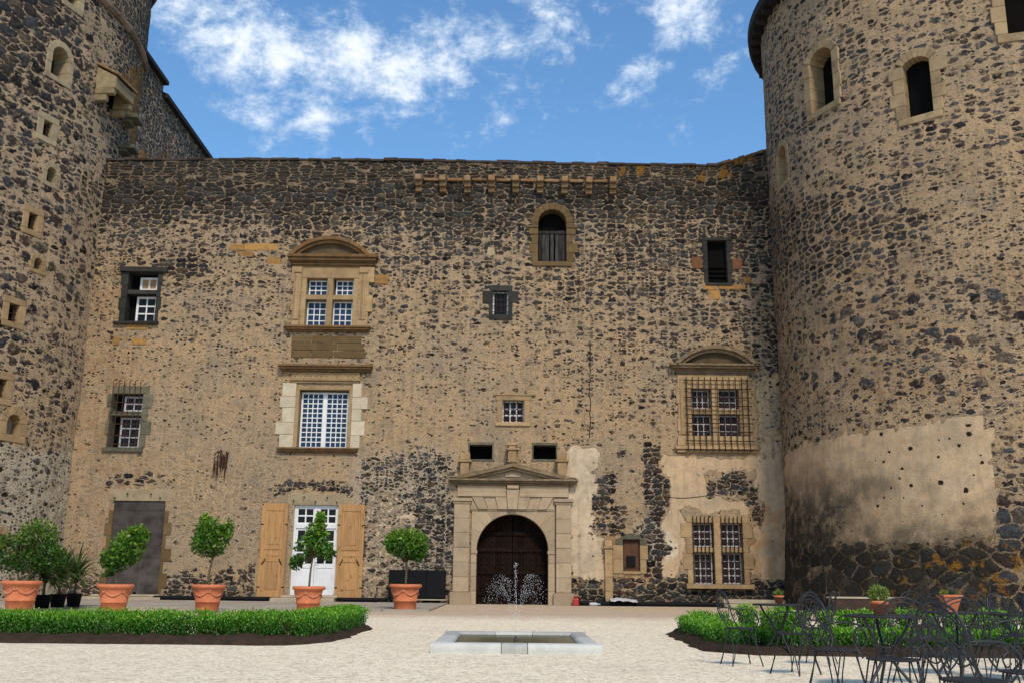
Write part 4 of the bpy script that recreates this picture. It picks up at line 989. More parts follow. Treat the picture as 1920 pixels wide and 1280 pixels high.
# pine shutters folded back on the wall
for (l, r_) in ((488, 537), (632, 682)):
    a_, b_ = fx(l, 1030), fx(r_, 1030); z0_, z1_ = .22, fz(580, 944); m = MB(); y_ = -.11; t_ = .06; st_ = .17
    m.box(a_, a_+st_, y_, y_+t_, z0_, z1_); m.box(b_-st_, b_, y_, y_+t_, z0_, z1_)
    rails = [(z0_, z0_+.25), (z0_+1.45, z0_+1.62), (z0_+1.95, z0_+2.1), (z1_-.3, z1_)]
    for c_, d_ in rails: m.box(a_+st_, b_-st_, y_, y_+t_, c_, d_)
    for (c_, d_) in ((rails[0][1], rails[1][0]), (rails[1][1], rails[2][0]), (rails[2][1], rails[3][0])):
        for i in range(4):
            w_ = (b_-a_-2*st_)/4; m.box(a_+st_+w_*i, a_+st_+w_*(i+1)-.004, y_+.022, y_+t_-.01, c_, d_)
        m.box(a_+st_+.09, b_-st_-.09, y_+.006, y_+.02, c_+.07, d_-.07)
    sh = m.build('shutter', 'pine', fac, bevel=.008)
    g = MB(); xc = (a_+b_)/2
    for s_ in (-1, 1): g.tube([(xc+s_*.42, y_-.02, 1.55), (xc+s_*.28, y_-.03, 1.8)], .02, 5)
    for z_ in (.6, 3.2): g.box(a_-.03, a_+.1, y_-.012, y_-.001, z_, z_+.05); g.box(b_-.1, b_+.03, y_-.012, y_-.001, z_, z_+.05)
    build_split(g, 'shutter_iron', 'iron', sh)

# iron pegs above the doors
m = MB()
for (a_, b_) in ((551, 938), (592, 940), (632, 941), (571, 931), (614, 932), (216, 933), (301, 933), (240, 925), (284, 926), (495, 945), (686, 945)):
    x_, z_ = fx(a_, b_), fz(a_, b_); m.tube([(x_, .02, z_), (x_, -.14, z_+.01)], .028, 6)
build_split(m, 'iron_peg', 'iron', fac)
# cracked joint / old cable line on the render
m = MB(); m.tube([(fx(1106+random.uniform(-1.5, 1.5), y), -.012, fz(1106, y)) for y in range(640, 826, 9)], .022, 5); m.build('conduit', 'iron', fac)
m = MB(); m.tube([(fx(x_, 930+3*sin(x_/22)), -.012, fz(x_, 930+3*sin(x_/22))) for x_ in range(1248, 1330, 8)], .015, 5); m.build('cable', 'iron', fac)
# rusted iron hanging bracket
bx, bz = fx(416, 845), fz(416, 845); m = MB()
m.tube([(bx, .02, bz), (bx, -.2, bz+.02), (bx+.05, -.25, bz-.2)], .03, 6)
for (dx, l_, w_) in ((-.24, .75, .05), (-.10, .95, .035), (.0, .5, .05), (.12, .6, .04), (.22, 1.05, .035), (.28, .7, .03), (.04, .8, .06)):
    m.box(bx+dx-w_/2, bx+dx+w_/2, -.12-random.uniform(0, .1), -.08, bz-l_-.1, bz-random.uniform(.0, .3), jit=.03)
m.tube(catmull([(bx-.3, -.1, bz-.2), (bx-.1, -.16, bz-.05), (bx+.2, -.12, bz-.3), (bx+.1, -.1, bz-.55), (bx-.2, -.1, bz-.45)], 5), .025, 5)
m.build('iron_bracket', 'rust', fac)

# ---- the wall itself
TOPX = [-21, fx(215, 297), fx(390, 296), fx(800, 298), fx(1000, 303), fx(1340, 308), fx(1392, 292), fx(1440, 277), 14]
TOPZ = [fz(215, 298), fz(215, 298), fz(390, 297), fz(800, 299), fz(1000, 304), fz(1340, 309), fz(1392, 294), fz(1440, 279), fz(1440, 279)+.5]
def topz(x): return np.interp(x, TOPX, TOPZ)-.10
ZT = 19.8
def fpos(U, Z):
    t = np.clip((Z-18.6)/(ZT-18.6), 0, 1)
    zz = Z+(topz(U)-ZT)*t
    yy = (fbm(U/1.3, Z/1.0, 51)-.5)*.055+(fbm(U/6, Z/5, 52)-.5)*.10
    near = np.zeros_like(U)
    for (a, b, c, d) in holes: near = np.maximum(near, (U > a-.6)*(U < b+.6)*(Z > c-.6)*(Z < d+.6)*1.)
    return U, yy*(1-near)*1., zz
us = lines(-20.5, 13.2, .14, [e for h in holes for e in h[:2]]); zs2 = lines(-.3, ZT, .14, [e for h in holes for e in h[2:] if e > -.3])
wall = wall_grid('wall', 'wall', us, zs2, holes, fpos, zones_facade, fac)
# back and top of the wall, and coping slabs
m = MB(); xx = np.linspace(-20.5, 13.2, 60)
for i in range(59):
    a_, b_ = xx[i], xx[i+1]; m.add([(a_, 1.6, -.3), (b_, 1.6, -.3), (b_, 1.6, topz(b_)), (a_, 1.6, topz(a_)), (a_, .1, topz(a_)-.02), (b_, .1, topz(b_)-.02)], [(1, 0, 3, 2), (3, 4, 5, 2)], .5)
m.build('wall_core', 'coping_stone', fac)
for nm, mat_, xa_, xb_ in (('coping', 'coping_stone', -20.4, fx(1345, 308)), ('tile_coping', 'ramp_tile', fx(1345, 308), 13.1)):
    m = MB(); x_ = xa_
    while x_ < xb_:
        w_ = random.uniform(.35, .8) if nm == 'coping' else random.uniform(.22, .34); zt_ = float(topz(x_+w_/2)); o_ = random.uniform(-.03, .03)
        z0_, z1_ = topz(x_)+.0, topz(x_+w_)+.0; o_ *= .6; th = random.uniform(.09, .15); p_ = .05+random.uniform(-.03, .04)
        vs_ = [(x_+.002, -p_, z0_+o_), (x_+w_-.002, -p_, z1_+o_), (x_+w_-.002, 1.6, z1_+o_), (x_+.002, 1.6, z0_+o_)]
        vs_ += [(a, b, c+th+random.uniform(-.015, .015)) for a, b, c in vs_]
        m.add(vs_, [(3, 2, 1, 0), (4, 5, 6, 7), (0, 1, 5, 4), (1, 2, 6, 5), (2, 3, 7, 6), (3, 0, 4, 7)]); x_ += w_
    m.build(nm, mat_, fac, bevel=.012)

# ================================================================== RIGHT TOWER
RR = 9.5; RC = np.array([20.99, 40.70])
rt = thing('round_tower', 'huge round stone tower with a plaster patch and dark mossy base', 'tower', (RC[0], RC[1], 0))
def cyl(px, py, C_, R_):
    d = ray(px, py); a = d[0]**2+1; b = -2*(d[0]*C_[0]+C_[1]); k = C_@C_-R_*R_
    q_ = b*b-4*a*k; t = (-b-sqrt(max(q_, 0)))/(2*a); p = np.array([0, 0, EYE])+d*t
    return atan2(p[1]-C_[1], p[0]-C_[0]) % (2*pi), p[2]
rholes = []; 
def tower_window(tw, C_, R_, hl, box, margin, mat, arch, back='void', proud=.012, depth=.8, bars=None, label=None, name='window', rag=.0):
    l, t, r_, b = box
    a0, _ = cyl(l, (t+b)/2, C_, R_); a1, _ = cyl(r_, (t+b)/2, C_, R_); ac, zt_ = cyl((l+r_)/2, t, C_, R_); ac2, zb_ = cyl((l+r_)/2, b, C_, R_)
    am = (a0+a1)/2; w_ = abs(a1-a0)*R_; h_ = zt_-zb_; hw = w_/2
    hl.append((am*R_-hw, am*R_+hw, zb_, zt_))
    m = MB(); y0, y1 = -proud, depth; k = max(2, int(h_/.5))
    rise = hw*(arch if isinstance(arch, float) else 1.); sp = h_-rise if arch else h_; RA = (hw*hw+rise*rise)/(2*rise); zca = h_-RA; aa = math.asin(min(1., hw/RA))
    blocks(m, -hw-margin, -hw, 0, sp, y0, y1, .5, rag, 0); blocks(m, hw, hw+margin, 0, sp, y0, y1, .5, 0, rag)
    m.box(-hw-margin*.9, hw+margin*.9, y0-.02, y1, -margin*.8, -.003)
    if arch:
        N = 7; ro = RA+margin
        for i in range(N):
            t0, t1 = pi/2+aa-2*aa*i/N, pi/2+aa-2*aa*(i+1)/N+.006
            m.prism([(RA*cos(t0), zca+RA*sin(t0)), (RA*cos(t1), zca+RA*sin(t1)), (ro*cos(t1), zca+ro*sin(t1)), (ro*cos(t0), zca+ro*sin(t0))], y0-random.uniform(0, .01), y1)
        pass
    else: m.box(-hw-margin, hw+margin, y0, y1, h_+.003, h_+margin*.9)
    p = (R_*cos(am), R_*sin(am), zb_)
    o = m.build(name, mat, tw, bevel=.02, loc=p, rotz=am+pi/2)
    if label: tag(o, label)
    m = MB(); m.box(-hw-.05, hw+.05, depth-.05, depth-.01, -.05, h_+.05); m.build('back_panel', back, o)
    if bars:
        g = MB(); [g.tube([(x_, .15, 0), (x_, .15, h_)], .02, 5) for x_ in np.linspace(-hw*.5, hw*.5, bars)]; [g.tube([(-hw, .17, z_), (hw, .17, z_)], .02, 5) for z_ in np.linspace(h_*.2, h_*.8, 3)]; g.build('bars', 'iron', o)
    return o
tower_window(rt, RC, RR, rholes, (1519, 90, 1562, 203), .34, 'tower_ashlar', .6, label='arched window with orange stained jamb', rag=.1)
tower_window(rt, RC, RR, rholes, (1695, 106, 1746, 217), .34, 'tower_ashlar', .5, depth=.5, rag=.3)
tower_window(rt, RC, RR, rholes, (1882, -70, 1960, 60), .4, 'tower_ashlar', False, rag=.2)
tower_window(rt, RC, RR, rholes, (1459, 272, 1475, 345), .25, 'tower_ashlar', True, back='tower_ashlar', depth=.45)
def rpos(U, Z):
    a = U/RR; fl = .35*np.clip((4.5-Z)/4.5, 0, 1)**1.6
    R_ = RR+fl+(fbm(U/1.2, Z/.9, 81)-.5)*.12+(fbm(U/5, Z/5, 82)-.5)*.14
    near = np.zeros_like(U)
    for (p, q_, c, d) in rholes: near = np.maximum(near, (U > p-.5)*(U < q_+.5)*(Z > c-.5)*(Z < d+.5)*1.)
    R_ = R_*(1-near)+RR*near
    return R_*np.cos(a), R_*np.sin(a), Z
ua0, ua1 = radians(140)*RR, radians(305)*RR
us = np.concatenate([np.linspace(radians(-55)*RR, ua0, 60)[:-1], lines(ua0, ua1, .15, [e for h in rholes for e in h[:2]])])
zs2 = lines(-.3, 26.1, .15, [e for h in rholes for e in h[2:]])
wall_grid('wall', 'wall_r', us, zs2, rholes, rpos, zones_right, rt)
# conical roof with deep dark eaves
ze = 26.0
m = MB(); m.lathe([(RR-.3, ze-.15), (RR+.48, ze-.05), (RR+.60, ze+.0), (RR+.63, ze+.36), (RR+.4, ze+.7), (.3, ze+7.)], 96); rf = m.build('roof', 'roof_dark', rt)
m = MB()
for i in range(72):
    a = 2*pi*i/72; c_, s_ = cos(a), sin(a); r0_, r1_ = RR-.2, RR+.50; t_ = .06
    m.add([(r_*c_+t_*s_*k, r_*s_-t_*c_*k, z) for z in (ze-.32, ze-.1) for r_, k in ((r0_, -1), (r1_, -1), (r1_, 1), (r0_, 1))], [(3, 2, 1, 0), (4, 5, 6, 7), (0, 1, 5, 4), (1, 2, 6, 5), (2, 3, 7, 6), (3, 0, 4, 7)])
build_split(m, 'rafter', 'roof_dark', rf)

# ================================================================== LEFT TOWER
LR = 13.; LC = np.array([-32.0, 44.05])
lt = thing('round_tower', 'dark stone round tower with small pale framed openings and a stone latrine box', 'tower', (LC[0], LC[1], 0))
lholes = []
tower_window(lt, LC, LR, lholes, (97, 88, 129, 148), .30, 'pale_tuff', True, back='dark_interior', depth=.9)
tower_window(lt, LC, LR, lholes, (81, 227, 98, 258), .33, 'pale_tuff', False, bars=2, depth=.45)
tower_window(lt, LC, LR, lholes, (88, 314, 106, 344), .25, 'pale_tuff', True, back='dark_interior', depth=.5)
tower_window(lt, LC, LR, lholes, (53, 400, 70, 432), .30, 'ashlar', False, bars=2, depth=.45)
tower_window(lt, LC, LR, lholes, (64, 484, 79, 506), .22, 'ashlar', True, back='dark_interior', depth=.45)
tower_window(lt, LC, LR, lholes, (16, 570, 36, 604), .30, 'ashlar', False, bars=2, depth=.45)
tower_window(lt, LC, LR, lholes, (-12, 709, 12, 745), .32, 'ashlar', False, bars=3, depth=.45)
tower_window(lt, LC, LR, lholes, (13, 776, 38, 815), .35, 'ashlar', True, back='pale_tuff', depth=.5)
tower_window(lt, LC, LR, lholes, (-14, 1000, 12, 1022), .3, 'ashlar', True, back='dark_interior', depth=.5)
tower_window(lt, LC, LR, lholes, (130, -45, 150, 12), .35, 'pale_tuff', False, back='dark_interior', depth=.6)
def lpos(U, Z):
    a = U/LR; R_ = LR+(fbm(U/1.2, Z/.9, 91)-.5)*.12+(fbm(U/5, Z/5, 92)-.5)*.10
    near = np.zeros_like(U)
    for (p, q_, c, d) in lholes: near = np.maximum(near, (U > p-.5)*(U < q_+.5)*(Z > c-.5)*(Z < d+.5)*1.)
    R_ = R_*(1-near)+LR*near
    return R_*np.cos(a), R_*np.sin(a), Z
ua0, ua1 = radians(310)*LR, radians(385)*LR
us = np.concatenate([np.linspace(radians(25)*LR, ua0, 70)[:-1], lines(ua0, ua1, .14, [e for h in lholes for e in h[:2]])])
lholes = [(a, b, c, d) for a, b, c, d in lholes]
zs2 = lines(-.3, 33., .14, [e for h in lholes for e in h[2:]])
wall_grid('wall', 'wall_l', us, zs2, lholes, lpos, zones_left, lt)
m = MB(); N = 110
for i in range(N):
    a0, a1 = 2*pi*i/N+.003, 2*pi*(i+1)/N-.003; zt_ = 27.05
    prof = [(LR-.05, zt_-.22), (LR+.13, zt_-.19), (LR+.23, zt_-.05), (LR+.23, zt_+.07), (LR+.12, zt_+.2), (LR-.05, zt_+.22)]
    vs_ = [(p*cos(a), p*sin(a), z) for a in (a0, a1) for p, z in prof]; k = len(prof)
    m.add(vs_, [(j, j+k, (j+1) % k+k, (j+1) % k) for j in range(k)]+[tuple(range(k)), tuple(range(2*k-1, k-1, -1))])
m.build('string_course', 'torus_stone', lt)
m = MB(); m.lathe([(LR+.3, 33.0), (LR+.5, 33.3), (.3, 40)], 64); m.build('roof', 'roof_dark', lt)
# latrine box on corbels
am, zb_ = cyl(196, 196, LC, LR); _, zt_ = cyl(196, 135, LC, LR)
H_ = zt_-zb_; hw = .78; pr = .95
m = MB()
for s_ in (-1, 1):
    m.add([(s_*hw-.11, -pr, .35), (s_*hw+.11, -pr, .35), (s_*hw+.11, .2, .35), (s_*hw-.11, .2, .35), (s_*hw-.11, -pr, H_*.62), (s_*hw+.11, -pr, H_*.62), (s_*hw+.11, .2, H_*1.02), (s_*hw-.11, .2, H_*1.02)],
          [(3, 2, 1, 0), (4, 5, 6, 7), (0, 1, 5, 4), (1, 2, 6, 5), (2, 3, 7, 6), (3, 0, 4, 7)])
m.box(-hw+.112, hw-.112, -pr, -pr+.2, .35, H_*.6)
lb_ = m.build('latrine_box', 'latrine_stone', lt, bevel=.02, loc=(LR*cos(am), LR*sin(am), zb_), rotz=am+pi/2)
m = MB(); m.add([(x_, y_, z_+o_) for o_ in (0, .14) for x_, y_, z_ in ((-hw-.2, -pr-.12, H_*.62), (hw+.2, -pr-.12, H_*.62), (hw+.2, .1, H_*1.05), (-hw-.2, .1, H_*1.05))], [(3, 2, 1, 0), (4, 5, 6, 7), (0, 1, 5, 4), (1, 2, 6, 5), (2, 3, 7, 6), (3, 0, 4, 7)])
m.build('slab_roof', 'corbel_stone', lb_, bevel=.03)
m = MB()
for s_ in (-1, 1): m.box(s_*hw-.15, s_*hw+.15, -pr*.95, .2, .05, .345); m.box(s_*hw-.14, s_*hw+.14, -pr*.6, .2, -.28, .045)
build_split(m, 'bracket', 'latrine_stone', lb_, bevel=.05)
m = MB(); m.box(-hw+.12, hw-.12, -.05, -.01, .0, H_*.9); m.build('shaft', 'void', lb_)
for (a_, b_, w_, h_) in ((234, 224, 1.0, .28), (228, 280, .9, .26)):
    am, z_ = cyl(a_, b_, LC, LR); m = MB(); m.box(-w_/2, w_/2, -.75, .2, -h_/2, h_/2, jit=.04); m.box(-w_/2*.9, w_/2*.9, -.4, .2, -h_*1.1, -h_/2-.002, jit=.03)
    m.build('corbel', 'grey_green_stone', lt, bevel=.05, loc=(LR*cos(am), LR*sin(am), z_), rotz=am+pi/2)

# ================================================================== WING behind the facade
XW = -19.5; Yb = XW/ray(305, 180)[0]; zE = EYE+ray(305, 180)[2]*Yb; zE2 = EYE+ray(282, 122)[2]*(XW/ray(282, 122)[0])
wing = thing('castle_wing', 'rear castle wing with a dark eave rising behind the facade by the left tower', 'castle wing', (XW, 50, 0))
def wpos(U, Z): return 0*U+(fbm(U/1.2, Z, 95)-.5)*.08, U-50, Z
wall_grid('wall', 'wall', np.arange(45.05, 78, .3), np.append(np.arange(14, zE-.2, .3), zE-.1), [], wpos, zones_wing, wing)
wall_grid('upper_wall', 'wall', np.linspace(45.05, Yb, 14), np.linspace(zE-.101, zE2-.1, 5), [], wpos, zones_wing, wing)
m = MB(); m.box(-14, .28, Yb-50, 28, zE-.1, zE+.12); m.box(-14, .30, -4.95, Yb-50.002, zE2-.1, zE2+.12); m.prism([(-14, zE+.123), (.3, zE+.123), (-7, zE+3)], Yb-50, 28); m.box(-14, -.05, 27.6, 27.9, 14, zE-.11)
m.build('roof', 'roof_dark', wing)
m = MB(); m.box(.03, .3, -2.0, -1.4, zE-5., zE-4.4); m.build('stone_spur', 'ashlar_lichen', wing)

# ================================================================== THINGS BY THE WALL
def tube_thing(name, label, cat, pts, r_, mat):
    m = MB(); b = np.array(pts[0]); m.tube([tuple(np.array(p)-b) for p in catmull(pts, 5)], r_, 8); o = m.build(name, mat, None, True, loc=tuple(b)); return tag(o, label, cat)
# black pipes along the foot of the facade
xa_, xb_ = fx(1082, 1130), fx(1396, 1133)
tube_thing('drain_pipe', 'long black drain pipe lying along the wall foot right of the gate', 'pipe', [(xa_, D-.35, .10), (xa_+2.4, D-.32, .09), (xa_+4.6, D-.36, .10), (xb_, D-.33, .09)], .10, 'black_plastic')
tube_thing('drain_pipe', 'black drain pipe on the paving left of the white door under the wall', 'pipe', [(fx(295, 1125), D-.45, .15), (fx(400, 1127), D-.42, .15), (fx(508, 1128), D-.46, .15)], .09, 'black_plastic')
tube_thing('drain_pipe', 'black drain pipe between the white door and the black cabinet', 'pipe', [(fx(636, 1128), D-.45, .15), (fx(690, 1129), D-.4, .15), (fx(728, 1130), D-.44, .15)], .09, 'black_plastic')
tube_thing('hose', 'thin black hose looping over the drain pipe by the pale cloth', 'hose', [(fx(1085, 1124), D-.3, .24), (fx(1092, 1116), D-.33, .34), (fx(1100, 1122), D-.36, .24), (fx(1112, 1119), D-.33, .3), (fx(1122, 1115), D-.36, .4), (fx(1134, 1124), D-.3, .22)], .03, 'black_plastic')
# pale crumpled cloth
m = MB(); q = (fx(1142, 1127), fx(1192, 1127)); NX, NY = 22, 8
vs_ = [((q[1]-q[0])*i/NX, -.6*j/NY, .09+.16*fbm(i/3., j/2., 15)*(1-abs(i/NX-.35))+.10*(1-j/NY)) for j in range(NY+1) for i in range(NX+1)]
m.add(vs_, [(j*(NX+1)+i, (j+1)*(NX+1)+i, (j+1)*(NX+1)+i+1, j*(NX+1)+i+1) for j in range(NY) for i in range(NX)])
o = m.build('crumpled_cloth', 'cloth', None, True, loc=(q[0], D-.1, .06)); sm = o.modifiers.new('s', 'SOLIDIFY'); sm.thickness = .02
tag(o, 'crumpled pale cloth on the black pipe below the small recess', 'cloth')
t = thing('fuel_can', 'red plastic can at the foot of the right gate pilaster', 'can', (fx(1078, 1128), D-.5, 0))
m = MB(); m.box(-.13, .13, -.12, .12, 0, .3); m.build('body', 'red_plastic', t, bevel=.04); m = MB(); m.tube([(-.08, 0, .3), (-.08, 0, .37), (.08, 0, .37), (.08, 0, .3)], .02, 6); m.build('handle', 'red_plastic', t)
t = thing('bottle', 'pale blue plastic bottle lying between the red can and the cloth', 'bottle', (fx(1112, 1126), D-.55, .07))
m = MB(); m.tube([(-.2, 0, 0), (-.18, 0, 0), (.08, 0, .0), (.14, 0, .0), (.2, 0, 0)], [.04, .075, .075, .04, .03], 10); m.build('body', 'cloth', t, True); m = MB(); m.tube([(.2, 0, 0), (.26, 0, 0)], .035, 8); m.build('cap', 'blue_plastic', t)
# black cabinet of three leaves on a pallet
q = rect(733, 1068, 837, 1124)
t = thing('storage_cabinet', 'wide black three door cabinet standing against the wall behind the round citrus tree', 'cabinet', ((q[0]+q[1])/2, D-.6, .22))
hw = (q[1]-q[0])/2; H_ = q[3]-.22
m = MB(); m.box(-hw, hw, -.28, .28, 0, H_); m.build('carcass', 'black_plastic', t, bevel=.02)
for i in range(3): m = MB(); w_ = 2*hw/3; m.box(-hw+w_*i+.02, -hw+w_*(i+1)-.02, -.315, -.283, .04, H_-.04); d_ = m.build('door', 'black_plastic', t, bevel=.01); m = MB(); m.tube([(-hw+w_*(i+.9), -.33, H_*.45), (-hw+w_*(i+.9), -.33, H_*.6)], .015, 6); m.build('handle', 'iron', d_)
t = thing('pallet', 'wooden pallet under the black cabinet', 'pallet', ((q[0]+q[1])/2+.2, D-.6, .05))
m = MB(); [m.box(-1.0, 1.0, -.42+.17*i, -.30+.17*i, .12, .165) for i in range(5)]; m.build('deck', 'weathered_plank', t); m = MB(); [m.box(-1.+.9*i, -.85+.9*i, -.42, .5, 0.0, .118) for i in range(3)]; m.build('bearer', 'dark_wood', t)

# ================================================================== PLANTS
def crown(blobs_, N, L, Wd, seed, up=.4, cl=1.6, hole=.36):
    rng = np.random.RandomState(seed); Cs = []; Ds = []; Ts = []
    tot = sum(b[3] for b in blobs_)
    for (cx, cy, cz, w_, rx, ry, rz) in blobs_:
        k = int(N*w_/tot*1.7); d = rng.normal(size=(k, 3)); d /= np.linalg.norm(d, axis=1, keepdims=True)
        r = rng.uniform(.25, 1.06, (k, 1))**.6
        p = d*r*np.array([rx, ry, rz])+np.array([cx, cy, cz])
        nz = fbm(p[:, 0]*cl*2.2+seed, p[:, 2]*cl*2.2+p[:, 1]*1.7, seed)
        ok = nz > hole; p = p[ok]; d = d[ok]
        Cs.append(p); Ds.append(d*.8+rng.normal(size=d.shape)*.55+np.array([0, 0, up*.5])); Ts.append((r[ok, 0]*.5+.5*(d[:, 2]*.5+.5)))
    Cs = np.concatenate(Cs); Ds = np.concatenate(Ds); Ts = np.concatenate(Ts)
    if len(Cs) > N: s = rng.permutation(len(Cs))[:N]; Cs, Ds, Ts = Cs[s], Ds[s], Ts[s]
    P = leaves(Cs, Ds, L*rng.uniform(.7, 1.25, len(Cs)), Wd*rng.uniform(.7, 1.25, len(Cs)), .2, rng)
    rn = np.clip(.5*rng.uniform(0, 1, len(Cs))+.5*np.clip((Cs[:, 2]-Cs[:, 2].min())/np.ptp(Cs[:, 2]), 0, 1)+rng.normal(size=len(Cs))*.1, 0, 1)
    return P, rn, Cs

def pot_meshes():
    m = MB(); R = .56; H = .86
    prof = [(.02, 0), (.37, 0), (.375, .02), (.405, .27), (.425, .275), (.425, .30), (.41, .31), (.485, .70), (.50, .72), (.545, .735), (.575, .765), (.58, .80), (.565, .845), (.54, .86), (.50, .86), (.485, .80), (.02, .79)]
    m.lathe(prof, 40, r=.5); po = m.build('pot', 'terracotta', None, True)
    m = MB(); Nf = 5
    for k in range(Nf):
        a0 = 2*pi*k/Nf+.15; pts = []
        for i in range(13):
            t = i/12; a = a0+t*2*pi/Nf; z = .655-.17*sin(pi*t); rr = .41+.075*(z-.31)/.39+.012; pts.append((rr*cos(a), rr*sin(a), z))
        m.tube(pts, [.008+.015*sin(pi*i/12)+(.004 if i % 2 else 0) for i in range(13)], 6, .5)
        c_ = np.array([.487*cos(a0), .487*sin(a0), .655]); q_ = [c_+np.array([.055*cos(2*pi*j/8)*-sin(a0), .055*cos(2*pi*j/8)*cos(a0), .055*sin(2*pi*j/8)]) for j in range(8)]
        m.tube(q_, .018, 6, .6, True)
    ga = m.build('garland', 'garland', po, True)
    m = MB(); m.lathe([(.01, .80), (.484, .80), (.45, .815), (.01, .835)], 24); so = m.build('soil', 'soil', None)
    return po, ga, so
PO, GA, SO = pot_meshes(); firstpot = [True]
def pot_tree(px, py, scale, trunk, blobs_, N, L, Wd, seed, label, rz=0., name='potted_tree', leaf='citrus_leaf', hole=.36, cat='potted tree', cl=1.6):
    g_ = at_z(px, py, .06 if px > 150 else 0.0); t = thing(name, label, cat, (g_[0], g_[1], .055), 0, 'terracotta pots with trees along the paving')
    if firstpot[0]: a, b, c_ = PO, GA, SO; firstpot[0] = False
    else:
        a, b, c_ = PO.copy(), GA.copy(), SO.copy(); [COL.objects.link(o) for o in (a, b, c_)]; b.parent = a
    a.parent = t; c_.parent = t; a.scale = c_.scale = (scale,)*3; a.rotation_euler = c_.rotation_euler = (0, 0, rz)
    h0 = .8*scale
    m = MB()
    for pts, rads in trunk:
        pp = catmull(pts, 4); m.tube(pp, list(np.linspace(rads[0], rads[1], len(pp))), 8)
    P, rn, Cs = crown(blobs_, N, L, Wd, seed, hole=hole, cl=cl)
    top = np.array(trunk[0][0][-1]); rng = np.random.RandomState(seed+5)
    for i in rng.permutation(len(Cs))[:46]:
        e = Cs[i]; md = (top+e)/2+rng.normal(size=3)*.05; m.tube([tuple(top-np.array([0, 0, .06*rng.uniform()])), tuple(md), tuple(e)], [.016, .011, .005], 4)
    m.build('trunk', 'bark', t, True)
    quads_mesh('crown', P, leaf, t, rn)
    return t
# the scale at each pot: about 1.1 m across
pot_tree(212, 1145, .87, [([(0, 0, .7), (.01, 0, 1.0), (.06, 0, 1.28)], (.035, .028))],
         [(.22, 0, 1.75, 1.5, .50, .45, .52), (-.12, 0, 1.42, 1., .42, .4, .38), (.5, 0, 2.12, .7, .34, .3, .30), (-.25, .05, 1.15, .4, .22, .2, .22)], 1900, .135, .075, 11, 'terracotta pot with a leaning citrus tree before the grey steel door', .4)
pot_tree(388, 1143, .87, [([(0, 0, .7), (-.01, 0, 1.1), (.05, 0, 1.55)], (.04, .032))],
         [(-.08, 0, 1.95, 1.2, .58, .48, .42), (-.05, 0, 2.3, .9, .50, .4, .38), (-.25, 0, 2.5, .4, .22, .22, .34), (.4, 0, 2.35, .35, .22, .22, .36)], 1900, .125, .07, 23, 'terracotta pot with an upright bushy citrus tree on a thin trunk by bare plaster', 1.1, hole=.34)
pot_tree(577, 1145, .85, [([(0, 0, .7), (.02, 0, 1.2), (.08, 0, 1.65)], (.032, .024))],
         [(.02, 0, 1.85, 1.2, .55, .45, .42), (.15, 0, 2.3, .8, .35, .35, .36), (.22, 0, 2.68, .4, .17, .16, .28), (.45, 0, 1.75, .5, .32, .3, .27), (-.42, 0, 1.42, .35, .2, .2, .24)], 1450, .145, .078, 37, 'terracotta pot with a loose dark citrus tree before the white door', 2.0, hole=.39)
pot_tree(759, 1141, .93, [([(0, 0, .75), (.01, 0, 1.1), (.0, 0, 1.55)], (.04, .034))],
         [(0, 0, 2.12, 1.6, .74, .66, .50), (-.42, 0, 2.2, .5, .32, .3, .3), (.35, 0, 1.85, .5, .36, .35, .32)], 2700, .125, .07, 41, 'terracotta pot with a dense round citrus tree before the black cabinet', .7, hole=.33)
pot_tree(35, 1147, .95, [([(-.1, 0, .7), (-.15, 0, 1.0), (-.2, 0, 1.3)], (.03, .02)), ([(.1, 0, .7), (.2, 0, 1.0), (.3, 0, 1.3)], (.03, .02)), ([(.25, .1, .7), (.3, .1, 1.05), (.45, .1, 1.3)], (.025, .02))],
         [(.2, .2, 1.95, 1.6, .62, .5, .62), (-.5, .1, 1.6, 1.2, .55, .5, .55), (.65, .1, 1.45, 1., .50, .45, .42), (.1, 0, 1.35, .9, .7, .5, .35)], 3600, .125, .06, 57, 'terracotta pot with a wide dense shrub at the left edge', .9, 'potted_shrub', 'shrub_leaf', .26, 'potted shrub', 1.2)

